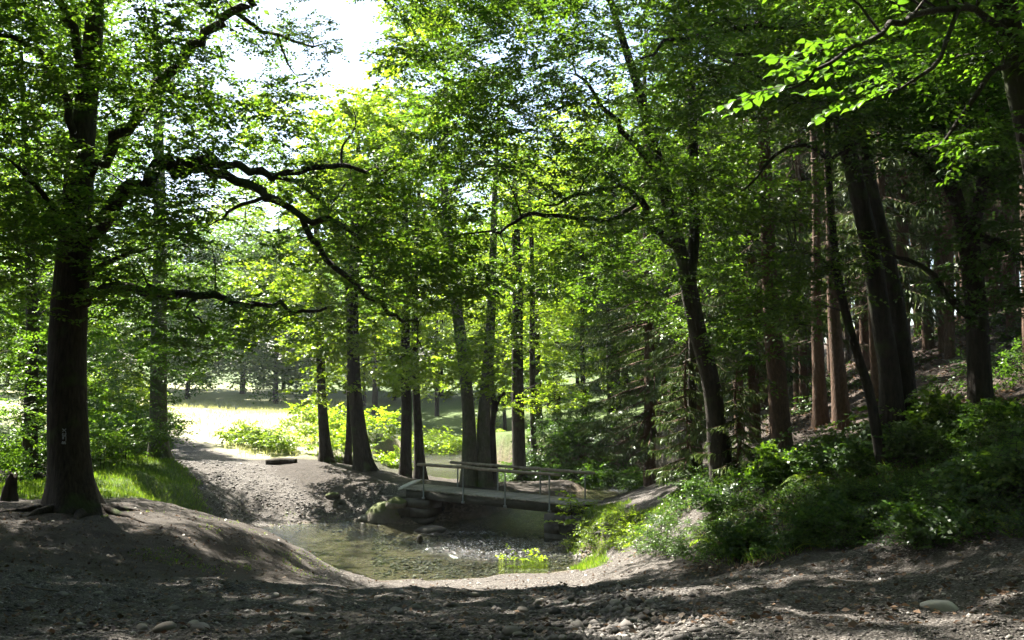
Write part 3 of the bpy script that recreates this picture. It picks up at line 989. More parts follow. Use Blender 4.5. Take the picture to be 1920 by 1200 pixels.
class Tree:
    def __init__(s, name, base, label, bark='bark_oak', leaf='leaf', kind='beech', group=None, seed=0, cat='tree'):
        s.root = empty(name, base, label, cat, group)
        s.o = np.asarray(base, float); s.bark = M[bark]; s.leaf = M[leaf]; s.kind = kind
        s.nodes = []; s.nr = []; s.cl = []; s.cs = []
        s.r = np.random.default_rng(seed + 1000); s.seed = seed
        s.extra = Pile(); s.k = 1.0

    def trunk(s, pts, rad, sides=14, flare=(.75, .35, 5), name='trunk', lump=.06, n=None, fork=False):
        pts = np.asarray(pts, float)
        n = n or max(10, int(np.linalg.norm(np.diff(pts, axis=0), axis=1).sum() / .35))
        if flare and not fork:
            C = catmull(pts, n)
            head = C[0] + (C[1] - C[0]) * np.linspace(-.6, 1, 6)[:, None]
            pts = np.vstack([head, C[2:]]); rr = np.interp(np.linspace(0, 1, n), np.linspace(0, 1, len(rad)), rad)
            rad = np.concatenate([np.full(6, rr[0]), rr[2:]]); n = len(pts)
        V, F = tube(pts, rad, sides, n, lump, flare, s.seed)
        link(name, make_mesh(name, V - s.o, [F], s.bark, smooth_shade=True), s.root)
        C = catmull(pts, n); rr = np.interp(np.linspace(0, 1, n), np.linspace(0, 1, len(rad)), rad)
        s.nodes += list(C); s.nr += list(rr)

    def limb(s, pts, rad, sides=9, lump=.14, part=True):
        pts = np.asarray(pts, float); rad = np.asarray(rad) * s.k
        n = max(8, int(np.linalg.norm(np.diff(pts, axis=0), axis=1).sum() / .22))
        C = catmull(pts, n)
        amp = .7 * np.mean(rad)
        C[1:-1] += s.r.normal(size=(n - 2, 3)) * amp
        rr = np.interp(np.linspace(0, 1, n), np.linspace(0, 1, len(rad)), rad)
        V, F = tube(C, rr, sides, n, lump, None, s.seed + len(s.nodes))
        if part:
            link('branch', make_mesh('branch', V - s.o, [F], s.bark, smooth_shade=True), s.root)
        else:
            s.extra.add(V, F)
        s.nodes += list(C); s.nr += list(rr)

    def fill(s, x0, x1, y0, y1, Y0, Y1, n, scale=1.0, nosky=False, reach=None):
        """boughs seen in a part of the picture, at distances Y0..Y1"""
        px = s.r.uniform(x0, x1, n); py = s.r.uniform(y0, y1, n); Y = s.r.uniform(Y0, Y1, n)
        q = P(px, py, Y)
        keep = np.ones(n, bool)
        if reach is not None:
            keep &= np.hypot(q[:, 0] - s.o[0], q[:, 1] - s.o[1]) < reach
        s.put(q[keep], scale, nosky)

    def put(s, q, scale=1.0, nosky=False):
        q = np.atleast_2d(q)
        px, py = px_of(q)
        keep = q[:, 2] > ground(q[:, 0], q[:, 1]) + .7
        for poly, prob in (() if nosky else SKY):
            keep &= ~((poly_sd(px, py, poly) < 12) & (s.r.random(len(q)) < prob))
        for poly, Ymax in KEEP_CLEAR:
            keep &= ~((poly_sd(px, py, poly) < 0) & (q[:, 1] < Ymax))
        q = q[keep]
        s.cl += list(q); s.cs += list(scale * s.r.uniform(.8, 1.2, len(q)))

    def ball(s, c, rad, n, scale=1.0, shell=.45, clump=0.42):
        v = s.r.normal(size=(n, 3)); v /= np.linalg.norm(v, axis=1)[:, None]
        v *= (shell + (1 - shell) * s.r.random((n, 1)))
        q = np.asarray(c) + v * np.asarray(rad)
        if clump > 0:
            q = q[vnoise(q[:, 0] / 2.2 + .3 * q[:, 2], q[:, 1] / 2.2 - .25 * q[:, 2], s.seed + 5) > clump]
        s.put(q, scale)

    def done(s, thin=1.0, pitch=.2, minh=1.2):
        if s.cl:
            cl = np.array(s.cl); cs = np.array(s.cs)
            nodes = np.array(s.nodes); nr = np.array(s.nr)
            ok = nodes[:, 2] > s.o[2] + minh
            nodes, nr = nodes[ok], nr[ok]
            d0 = np.array([np.min(np.linalg.norm(nodes - c, axis=1)) for c in cl])
            yaw = np.zeros(len(cl))
            NL = [nodes]; RL = [nr]
            allN = nodes; allR = nr
            pend = []; pendr = []
            for t, i in enumerate(np.argsort(d0)):
                c = cl[i]
                d = np.linalg.norm(allN - c, axis=1) + .55 * np.maximum(allN[:, 2] - c[2] + .1, 0) + .25 * np.exp(-allR * 60)
                k = int(np.argmin(d)); a = allN[k]
                dist = np.linalg.norm(c - a)
                v = c - a
                yaw[i] = math.atan2(v[1], v[0])
                r0 = min(allR[k] * .75, .010 + .009 * dist)
                m_ = a + v * .5 + np.array([0, 0, .10 * dist]) + s.r.normal(size=3) * .06 * dist
                m2 = a + v * .8 + np.array([0, 0, .07 * dist]) + s.r.normal(size=3) * .04 * dist
                pts = np.array([a, m_, m2, c])
                V, F = tube(pts, [r0, r0 * .75, r0 * .5, .005], 5 if r0 > .03 else 3, 5)
                s.extra.add(V, F)
                pend += [m_, m2, c]; pendr += [r0 * .75, r0 * .55, .006]
                if t % 6 == 5 or t == len(cl) - 1:
                    allN = np.vstack([allN, pend]); allR = np.concatenate([allR, pendr]); pend = []; pendr = []
            LV, LF, tint, TV, TF = stamp(s.kind, cl, yaw, cs, s.r, pitch, pitch, thin)
            s.extra.add(TV, TF)
            link('crown', make_mesh('crown', LV - s.o, [LF], s.leaf, {'tint': ('FACE', tint)}), s.root)
        if s.extra.V:
            link('twigs', s.extra.mesh('twigs', s.bark, True, s.o), s.root)['kind'] = 'stuff'
        return s


KEEP_CLEAR = [
    (np.array([(82, 470), (172, 470), (172, 905), (82, 905)], float), 21.5),       # oak bole
    (np.array([(780, 830), (1120, 830), (1120, 1000), (780, 1000)], float), 36),   # footbridge
    (np.array([(425, 660), (490, 660), (560, 765), (560, 860), (330, 860), (330, 775)], float), 60),      # view onto the meadow
    (np.array([(1255, 470), (1325, 470), (1370, 820), (1300, 820)], float), 22.6),   # leaning forked stem
    (np.array([(1436, 620), (1490, 620), (1495, 850), (1436, 850)], float), 22),   # lit spruce bole
    (np.array([(1590, 300), (1650, 300), (1715, 780), (1630, 780)], float), 18.2),  # leaning twin boles
]
NTREE = 0


def pxs(*a):
    return [P(*v) for v in a]


# ------------------------------------------------------------------ the big oak on the left bank
b = P(138, 952, 20.8); b[2] = ground(b[0], b[1])
oak = Tree('oak_tree', b, 'thick dark oak with white trail mark and long crooked limbs on the left bank', 'bark_oak', 'leaf', 'oak', seed=1)
oak.trunk([b, P(128, 800, 20.9), P(128, 620, 21), P(140, 450, 21), P(150, 300, 21.1), P(165, 160, 21.3), P(178, 20, 21.4), P(180, -220, 21.6), P(190, -420, 21.6)],
          [.44, .40, .37, .335, .28, .23, .19, .13, .04], 18, flare=(1.0, .42, 5), lump=.05, n=46)
oak.k = .8
oak.limb(pxs((160, 435, 21), (215, 390, 20.6), (270, 340, 20.2), (330, 306, 20), (360, 312, 19.9)), [.24, .20, .19, .18, .15], 12)
oak.limb(pxs((335, 303, 20), (410, 308, 19.7), (480, 322, 19.5), (560, 320, 19.3), (630, 308, 19.1), (680, 322, 19), (740, 312, 18.8)), [.13, .11, .10, .085, .07, .05, .02])
oak.limb(pxs((352, 312, 20), (420, 330, 19.6), (500, 365, 19.2), (565, 405, 19), (640, 420, 18.7), (690, 470, 18.4)), [.14, .12, .11, .085, .05, .02])
oak.limb(pxs((565, 405, 19), (590, 460, 18.9), (640, 515, 18.8), (700, 562, 18.7), (745, 595, 18.6), (785, 603, 18.4)), [.085, .075, .07, .06, .045, .02])
oak.limb(pxs((785, 603, 18.4), (785, 640, 18.4), (800, 670, 18.4)), [.02, .015, .006])
oak.limb(pxs((500, 368, 19.2), (450, 385, 19.6), (420, 405, 19.9), (395, 422, 20)), [.055, .05, .035, .012])
oak.limb(pxs((480, 322, 19.5), (560, 345, 19.8), (600, 378, 20), (625, 395, 20.1)), [.07, .06, .045, .02])
oak.limb(pxs((620, 395, 20.1), (650, 340, 20), (700, 330, 19.8)), [.03, .022, .008])
oak.limb(pxs((640, 310, 19.1), (645, 270, 19.1), (665, 240, 19.2), (660, 200, 19.2)), [.035, .03, .02, .008])
oak.limb(pxs((150, 570, 21), (185, 548, 20.7), (235, 540, 20.2), (300, 546, 19.7), (385, 553, 19.2), (470, 566, 18.9), (550, 582, 18.7), (612, 577, 18.5)), [.16, .13, .11, .10, .09, .065, .05, .03])
oak.limb(pxs((388, 552, 19.2), (365, 562, 18.9), (348, 582, 18.8)), [.05, .04, .015])
oak.limb(pxs((362, 590, 18.9), (380, 606, 18.8), (390, 635, 18.8)), [.02, .018, .006])
oak.limb(pxs((160, 525, 21), (195, 498, 20.5), (232, 478, 20.2), (280, 465, 19.8)), [.08, .07, .055, .02])
oak.limb(pxs((165, 330, 21.1), (225, 255, 21), (290, 170, 20.8), (340, 110, 20.6), (400, 55, 20.4), (455, 5, 20.2), (500, -60, 20)), [.16, .15, .14, .14, .12, .11, .07])
oak.limb(pxs((440, 22, 20.2), (490, 55, 19.9), (530, 70, 19.6), (580, 85, 19.4), (618, 80, 19.2)), [.06, .05, .04, .03, .01])
oak.limb(pxs((520, 66, 19.6), (535, 110, 19.5), (560, 145, 19.5)), [.035, .025, .008])
oak.limb(pxs((300, 160, 20.8), (350, 180, 20.4), (400, 205, 20), (438, 250, 19.8)), [.08, .065, .055, .02])
oak.limb(pxs((160, 200, 21.3), (150, 80, 20.8), (115, 20, 20.4), (90, -30, 20)), [.13, .12, .11, .09])
oak.limb(pxs((150, 300, 21.1), (110, 150, 20.6), (60, 85, 20.1), (-10, 55, 19.6)), [.11, .09, .08, .05])
oak.limb(pxs((145, 420, 21), (100, 390, 20.5), (50, 330, 20), (0, 290, 19.6)), [.10, .08, .06, .02])
oak.fill(-30, 430, -60, 430, 17.5, 24, 175)
oak.fill(0, 330, 380, 560, 17.5, 23, 50)
oak.fill(280, 580, 170, 480, 18.5, 22, 52)
oak.fill(480, 560, 40, 130, 19.2, 20, 5, .7, True)
oak.fill(570, 640, 50, 110, 18.8, 19.5, 4, .7, True)
oak.fill(500, 590, 130, 200, 19, 20, 6, .75, True)
oak.fill(180, 610, 540, 640, 18, 20.5, 26, .85)
oak.fill(690, 900, 380, 560, 17.5, 20, 34)
oak.fill(560, 760, 290, 480, 18.5, 20, 26, .85)
oak.ball((b[0] + 1, b[1], 14.5), (8.5, 7, 4.5), 330, 1.25)
oak.ball((-3.5, 16.5, 12.5), (5, 3.6, 2.4), 110, 1.2, .1, .56)
oak.ball((-8, 17.5, 11.5), (4, 4, 2), 150, 1.25, .1, .33)
oak.done()
for k, (dx, dy, L_) in enumerate([(1.0, -.25, 1.9), (.6, -.9, 1.5), (-.2, -1, 1.6), (-.9, -.6, 1.7), (1, .5, 1.6)]):
    d = np.array([dx, dy]) / math.hypot(dx, dy); n_ = np.array([-d[1], d[0]])
    pts = []
    for q in np.linspace(.35, L_, 7):
        xy = b[:2] + d * q + n_ * .16 * math.sin(3 * q + k)
        pts.append([xy[0], xy[1], float(ground(*xy)) + .10 * (1 - q / L_) - .03])
    V, F = tube(pts, [.15, .12, .10, .08, .06, .045, .02], 8, 14, .15, None, k)
    link('root', make_mesh('root', V - oak.o, [F], M['bark_oak'], smooth_shade=True), oak.root)
# painted trail mark: cross, square and letter blaze on the bole
mk = P(120, 818, 20.36)
tm = empty('trail_mark', mk, 'white painted trail signs, one above the other, on the oak trunk', 'trail mark')


def paint(segs, dz, h=.0035):
    pl = Pile()
    for (x0, z0, x1, z1, w_) in segs:
        d = np.array([x1 - x0, 0, z1 - z0]); l_ = np.linalg.norm(d); d /= l_
        n_ = np.array([-d[2], 0, d[0]])
        V, F = box_vf(np.array([(x0 + x1) / 2, 0, (z0 + z1) / 2 + dz]), d * l_ / 2, n_ * w_ / 2, np.array([0, h, 0]))
        pl.add(V, F)
    o = link('painted_sign', pl.mesh('painted_sign', M['paint'], False), tm)
    return o


paint([(-.035, -.03, .035, .03, .014), (-.035, .03, .035, -.03, .014)], .12)
paint([(-.035, -.03, .035, -.03, .013), (.035, -.03, .035, .03, .013), (-.035, -.03, -.025, .02, .013), (-.02, 0, .02, 0, .012)], .045)
paint([(-.03, .04, .04, .04, .010), (.04, .04, .04, -.06, .010), (-.015, -.02, -.015, .03, .03)], -.04)
paint([(-.04, -.03, -.02, .02, .013), (-.02, .02, 0, -.03, .013), (0, -.03, .02, .015, .013), (.02, .015, .04, -.035, .013), (-.04, -.03, .04, -.035, .010)], -.12)

# ------------------------------------------------------------------ trees of the middle distance
def broadleaf(name, label, base, stems, bark, leaf, kind, seed, group=None, flare=(.7, .4, 5), sides=12):
    t = Tree(name, base, label, bark, leaf, kind, group, seed)
    for k, (pts, rad) in enumerate(stems):
        t.trunk(pts, rad, sides, flare if pts[0][2] < base[2] + .5 else None, fork=pts[0][2] > base[2] + .5)
    return t


def based(px, py, Y):
    q = P(px, py, Y); q[2] = ground(q[0], q[1]); return q


# oak-side tree by the grassy bank
b = based(298, 852, 37.5)
t = broadleaf('beech_tree', 'straight trunk beside the grassy bank, between the big oak and the sunlit meadow', b,
              [([b, P(297, 750, 37.5), P(298, 600, 37.5), P(300, 400, 37.4), P(296, 200, 37.4), P(290, 0, 37.3)], [.34, .31, .29, .24, .17, .06])], 'bark_beech', 'leaf', 'beech', 2)
t.fill(180, 400, 430, 760, 33, 39, 46, 1.15, reach=5)
t.fill(310, 420, 600, 800, 33.5, 36, 16, 1.0)
t.fill(310, 460, 500, 690, 33, 37, 13, 1.05, reach=5)
t.ball((b[0], b[1], 11), (4, 4, 4), 16, 1.2)
t.done()
b = based(55, 900, 30)
t = broadleaf('beech_tree', 'dim slender trunk at the far left edge, left of the big oak', b,
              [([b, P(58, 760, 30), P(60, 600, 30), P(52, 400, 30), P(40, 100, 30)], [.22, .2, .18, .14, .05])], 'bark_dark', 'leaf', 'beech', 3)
t.fill(-40, 190, 470, 830, 26, 33, 52, 1.1, reach=6)
t.ball((b[0] + .5, b[1] - 2, 11.5), (5, 4, 3.4), 170, 1.3, .2, .22)
t.done()

mids = [
    ('leaning slim trunk at the edge of the sunlit meadow, leftmost of the stream-bank group', 41.0, 14,
     [[(612, 862), (607, 800), (602, 720), (600, 620), (596, 480), (592, 380), (600, 270)]], [.26, .22, .18, .16, .13, .1, .04], (500, 680, 330, 760, 37, 44, 66)),
    ('thin dark trunk just left of the root-flared trunk on the stream bank', 42.5, 15,
     [[(652, 862), (655, 780), (655, 660), (650, 500), (645, 330)]], [.15, .13, .12, .1, .04], (600, 720, 380, 720, 39, 45, 34)),
    ('sturdy trunk with flaring roots in the middle of the stream-bank group', 39.3, 16,
     [[(684, 878), (672, 800), (664, 700), (662, 560), (668, 400), (672, 250)]], [.36, .30, .25, .22, .17, .06], (580, 780, 230, 700, 36, 43, 70)),
    ('straight trunk with a lopsided burr, second from right in the stream-bank group', 41.5, 17,
     [[(760, 878), (762, 780), (760, 660), (762, 500), (758, 380), (750, 260)]], [.25, .22, .19, .17, .12, .05], (680, 860, 180, 720, 38, 45, 70)),
    ('slim straight trunk nearest the upstream water, right end of the stream-bank group', 42.0, 18,
     [[(788, 880), (784, 800), (779, 700), (778, 560), (782, 420), (790, 300)]], [.26, .18, .16, .14, .1, .04], (720, 880, 200, 700, 38, 45, 56)),
]
for lab, Y, sd_, stems, rad, f in mids:
    b = based(*stems[0][0], Y)
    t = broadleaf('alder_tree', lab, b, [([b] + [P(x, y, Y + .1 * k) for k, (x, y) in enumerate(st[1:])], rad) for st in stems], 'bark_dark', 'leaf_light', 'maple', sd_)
    t.fill(*f[:6], int(f[6] * .72), 1.15)
    t.fill(f[0], f[1], max(f[2], 160), 480, f[4], f[5], 14, 1.25)
    if sd_ in (14, 16):
        t.fill(470 if sd_ == 14 else 560, 740, 175, 360, 38, 44, 34, 1.25, reach=6.5)
        t.fill(450, 640, 480, 660, 37, 42, 16, 1.1, reach=5)
    t.done()

# twin-stemmed alder behind the footbridge
b = based(892, 912, 37.2)
t = broadleaf('alder_tree', 'twin-stemmed trunk rising right behind the footbridge handrails', b,
              [([b + np.array([-.22, 0, 0]), P(879, 800, 37.2), P(874, 720, 37.2), P(862, 620, 37.2), P(846, 500, 37.1), P(838, 420, 37.1), P(832, 320, 37), P(836, 180, 37), P(828, 60, 37)], [.32, .24, .22, .21, .19, .17, .13, .08, .02]),
               ([b + np.array([.28, .1, 0]), P(906, 800, 37.4), P(912, 720, 37.4), P(920, 600, 37.4), P(925, 450, 37.4), P(930, 300, 37.3), P(940, 160, 37.2)], [.3, .23, .21, .17, .13, .08, .02])],
              'bark_beech', 'leaf_light', 'maple', 20)
t.fill(730, 950, 600, 730, 33.5, 36, 26, .95)
t.fill(740, 880, -60, 240, 33, 40, 22, 1.2, reach=6)
t.fill(740, 835, 300, 580, 34, 40, 15, 1.15, reach=5)
t.fill(720, 860, -60, 260, 33, 39, 30, 1.2)
t.ball((b[0] - 1, b[1], 17), (4, 4, 3), 16, 1.2)
t.done()
b = based(926, 900, 38)
t = broadleaf('alder_tree', 'thin forked stem between the twin-stemmed trunk and the dark bank', b,
              [([b, P(922, 800, 38), P(925, 765, 38), P(918, 640, 38), P(920, 480, 38)], [.17, .14, .12, .09, .03])], 'bark_dark', 'leaf_light', 'maple', 21)
t.limb(pxs((924, 772, 38), (936, 748, 37.9), (946, 735, 37.8)), [.08, .07, .05])
t.fill(880, 1020, 540, 700, 36, 40, 14, 1.1)
t.done()
for px, py, Y, w_, sd_, lab in [(974, 832, 45, .30, 22, 'dark stout trunk on the bank to the right of the twin-stemmed trunk'),
                                (1002, 815, 46.5, .15, 23, 'slim trunk on the bank just right of the dark stout trunk'),
                                (1096, 800, 50, .13, 24, 'slim trunk standing above the dark bank behind the bridge'),
                                (1160, 790, 49, .17, 25, 'shadowed trunk above the right end of the dark bank behind the bridge')]:
    b = based(px, py, Y)
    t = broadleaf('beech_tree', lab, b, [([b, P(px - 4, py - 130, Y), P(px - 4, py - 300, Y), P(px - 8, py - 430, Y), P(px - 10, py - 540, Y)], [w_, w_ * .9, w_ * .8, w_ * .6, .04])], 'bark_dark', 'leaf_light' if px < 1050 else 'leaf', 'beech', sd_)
    t.fill(px - 95, px + 95, 300, 770, Y - 4, Y + 3, 36, 1.35)
    t.done()

# forked leaning tree right of the stream
b = based(1352, 830, 22.5)
t = broadleaf('hornbeam_tree', 'leaning forked tree with dark thin stems, in front of the pale spruce', b,
              [([b, P(1335, 730, 22.4), P(1312, 640, 22.3), P(1295, 560, 22.2), P(1284, 500, 22.1)], [.24, .20, .19, .19, .18]),
               (pxs((1286, 510, 22.1), (1262, 420, 22), (1240, 330, 21.8), (1216, 240, 21.6), (1198, 170, 21.4), (1150, 20, 21), (1110, -120, 20.5)), [.16, .15, .14, .12, .10, .07, .03]),
               (pxs((1292, 530, 22.1), (1302, 440, 22.2), (1300, 330, 22.2), (1298, 200, 22.2), (1290, 60, 22.2), (1285, -150, 22.2)), [.14, .12, .11, .10, .08, .03])],
              'bark_dark', 'leaf', 'beech', 30)
t.limb(pxs((1275, 470, 22.1), (1230, 430, 21.4), (1200, 385, 21), (1170, 350, 20.6), (1100, 362, 20.1), (1020, 385, 19.6)), [.09, .085, .07, .05, .04, .015])
t.limb(pxs((1190, 385, 20.9), (1150, 410, 20.4), (1080, 408, 19.8), (990, 402, 19), (940, 430, 18.6), (830, 445, 18.2)), [.05, .045, .045, .04, .025, .01])
t.limb(pxs((1240, 330, 21.8), (1180, 260, 21), (1120, 180, 20.4), (1060, 110, 20)), [.07, .06, .04, .015])
t.limb(pxs((1298, 200, 22.2), (1360, 130, 21.6), (1420, 80, 21)), [.06, .045, .015])
t.fill(900, 1430, -90, 330, 17, 26, 125, 1.0, reach=9.5)
t.fill(730, 960, -60, 340, 18, 23, 84, 1.0, reach=9.5)
t.fill(960, 1180, -60, 220, 18, 24, 26, 1.0, reach=9.5)
t.fill(880, 1320, 300, 560, 17, 24, 72, .95, reach=9.5)
t.fill(1180, 1420, 480, 620, 20, 24, 10, .8)
t.ball((b[0] - 1.5, b[1], 14), (7, 6, 4), 50, 1.1)
t.ball((1.5, 17.5, 12), (4, 3.2, 2.2), 30, 1.1, .1)
t.done()
b = based(1300, 850, 24.5)
t = broadleaf('hornbeam_tree', 'thin upright stem with a knob just left of the leaning forked tree', b,
              [([b, P(1298, 760, 24.5), P(1298, 680, 24.5), P(1300, 560, 24.5), P(1306, 400, 24.4), P(1310, 200, 24.3)], [.13, .11, .10, .08, .06, .02])], 'bark_dark', 'leaf', 'beech', 31)
t.limb(pxs((1298, 690, 24.5), (1290, 680, 24.4), (1284, 682, 24.3)), [.07, .06, .05])
t.fill(1220, 1400, 250, 620, 22, 26, 34, 1.0)
t.done()

# leaning twin-boled tree on the right slope
b = based(1690, 800, 18.6)
t = broadleaf('beech_tree', 'heavy leaning twin-boled dark tree on the right slope', b,
              [([b + np.array([-.14, 0, 0]), P(1668, 700, 18.5), P(1652, 600, 18.4), P(1632, 470, 18.3), P(1606, 350, 18.2), P(1580, 240, 18), P(1556, 120, 17.8), P(1532, 0, 17.5), P(1500, -160, 17.2)], [.22, .19, .18, .17, .16, .15, .13, .10, .05]),
               ([b + np.array([.17, .12, 0]), P(1696, 690, 18.6), P(1680, 580, 18.6), P(1662, 480, 18.6), P(1640, 390, 18.6), P(1620, 280, 18.6), P(1612, 120, 18.7), P(1620, -80, 18.8)], [.19, .17, .16, .15, .14, .12, .1, .04])],
              'bark_dark', 'leaf', 'beech', 33)
t.limb(pxs((1545, 60, 17.6), (1490, 45, 17), (1420, 50, 16.5), (1350, 60, 16.2), (1280, 70, 15.9), (1200, 110, 15.6)), [.085, .075, .065, .055, .04, .015])
t.limb(pxs((1560, 120, 17.8), (1480, 110, 17), (1400, 100, 16.6), (1300, 95, 16.2)), [.06, .05, .035, .012])
t.limb(pxs((1570, 190, 18), (1480, 180, 17.3), (1400, 130, 16.8), (1330, 100, 16.4)), [.05, .045, .03, .01])
t.fill(1230, 1800, -120, 230, 13.5, 19.5, 105, .95, reach=8)
t.fill(1250, 1560, 150, 420, 15, 19, 30, .9)
t.ball((b[0] - 2, b[1] - 1, 11), (6, 5, 3.2), 70, 1.1)
t.ball((3.2, 15, 9.8), (3.2, 2.6, 1.4), 24, 1.1, .1)
t.done()
# crooked sapling in front of it
b = based(1652, 806, 17.2)
t = broadleaf('beech_sapling', 'slim crooked sapling curving up just left of the heavy twin-boled tree', b,
              [([b, P(1632, 745, 17.2), P(1606, 660, 17.1), P(1584, 580, 17), P(1568, 500, 17), P(1560, 420, 17), P(1553, 330, 17), P(1551, 210, 17), P(1548, 100, 16.9)], [.095, .085, .075, .075, .07, .065, .055, .04, .015])],
              'bark_dark', 'leaf', 'beech', 34, flare=(.3, .2, 5), sides=9)
t.limb(pxs((1553, 300, 17), (1520, 275, 16.8), (1480, 275, 16.6), (1430, 320, 16.4), (1390, 360, 16.2), (1330, 400, 16)), [.035, .035, .03, .025, .018, .006])
t.limb(pxs((1555, 300, 17), (1620, 262, 16.6), (1680, 258, 16.3), (1730, 280, 16), (1765, 320, 15.8)), [.03, .028, .025, .018, .008])
t.limb(pxs((1570, 510, 17), (1530, 480, 16.6), (1480, 470, 16.3), (1420, 490, 16)), [.03, .025, .018, .006])
t.fill(1390, 1640, 370, 600, 15.4, 17.5, 30, .8)
t.fill(1330, 1500, 560, 680, 15, 17, 10, .8)
t.done()
# dark forked tree further right
b = based(1840, 800, 16.8)
t = broadleaf('beech_tree', 'dark forked tree near the right edge, right of the twin-boled tree', b,
              [([b, P(1836, 690, 16.8), P(1828, 560, 16.7), P(1815, 450, 16.6)], [.2, .18, .17, .165]),
               (pxs((1817, 470, 16.6), (1798, 390, 16.5), (1770, 290, 16.4), (1745, 200, 16.3), (1715, 80, 16.1), (1690, -60, 15.9)), [.13, .12, .10, .09, .07, .03]),
               (pxs((1818, 470, 16.6), (1836, 380, 16.7), (1850, 280, 16.8), (1860, 120, 16.9), (1870, -60, 17)), [.12, .10, .09, .07, .03])],
              'bark_dark', 'leaf_dark', 'beech', 35)
t.limb(pxs((1828, 600, 16.7), (1780, 560, 16.5), (1740, 510, 16.3), (1690, 480, 16.1), (1650, 470, 15.9)), [.07, .06, .045, .03, .01])
t.limb(pxs((1815, 440, 16.6), (1880, 460, 16.2), (1930, 490, 15.8)), [.08, .07, .05])
t.limb(pxs((1798, 390, 16.5), (1760, 330, 16), (1720, 290, 15.7), (1660, 270, 15.4)), [.045, .04, .03, .01])
t.fill(1590, 1960, -80, 330, 13.5, 18, 105, .95, reach=7)
t.fill(1760, 1960, 300, 600, 14, 18.5, 26, .9)
t.ball((b[0], b[1], 10), (5, 4.5, 3.5), 80, 1.2)
t.done()

# ------------------------------------------------------------------ spruces
def bough(r, L_, droop=.35, stp_=.085, wd=1.0):
    """one spruce bough: drooping axis with hanging shoots; returns axis pts, quads"""
    t = np.linspace(0, 1, 7)
    ax = np.stack([t * L_, .05 * L_ * np.sin(3 * t + r.uniform(0, 6)), -droop * L_ * t ** 1.3 + .16 * L_ * t ** 4], -1)
    n = int(L_ / stp_)
    u = np.linspace(.12, 1, n)
    p_ = np.stack([np.interp(u, t, ax[:, k]) for k in range(3)], -1)
    p_ = np.repeat(p_, 2, 0); uu = np.repeat(u, 2)
    m_ = len(p_)
    sg = np.where(np.arange(m_) % 2, 1., -1.)
    d = np.stack([.55 + .3 * r.random(m_), sg * r.uniform(.5, 1.0, m_), -r.uniform(.2, .9, m_)], -1)
    d /= np.linalg.norm(d, axis=1)[:, None]
    ln = (.16 + .30 * np.sin(np.clip(uu, 0, 1) * 2.6)) * r.uniform(.6, 1.15, m_) * min(1, L_ / 1.6 + .35) * (.62 if wd < 1 else 1)
    quads = []
    for rep in range(2):
        nr = r.normal(size=(m_, 3)); nr /= np.linalg.norm(nr, axis=1)[:, None]
        quads.append(leaf_quads(p_, d, nr, ln, np.full(m_, .055 * wd), .0))
    # second-order hanging shoots
    b2 = p_ + d * (ln * .55)[:, None]
    d2 = d * .5 + np.array([0, 0, -.75]) + r.normal(size=(m_, 3)) * .25; d2 /= np.linalg.norm(d2, axis=1)[:, None]
    nr = r.normal(size=(m_, 3)); nr /= np.linalg.norm(nr, axis=1)[:, None]
    quads.append(leaf_quads(b2, d2, nr, ln * .8, np.full(m_, .05 * wd), .0))
    return ax, np.concatenate(quads)


def rotz(v, a):
    c, s = math.cos(a), math.sin(a)
    return np.stack([v[..., 0] * c - v[..., 1] * s, v[..., 0] * s + v[..., 1] * c, v[..., 2]], -1)


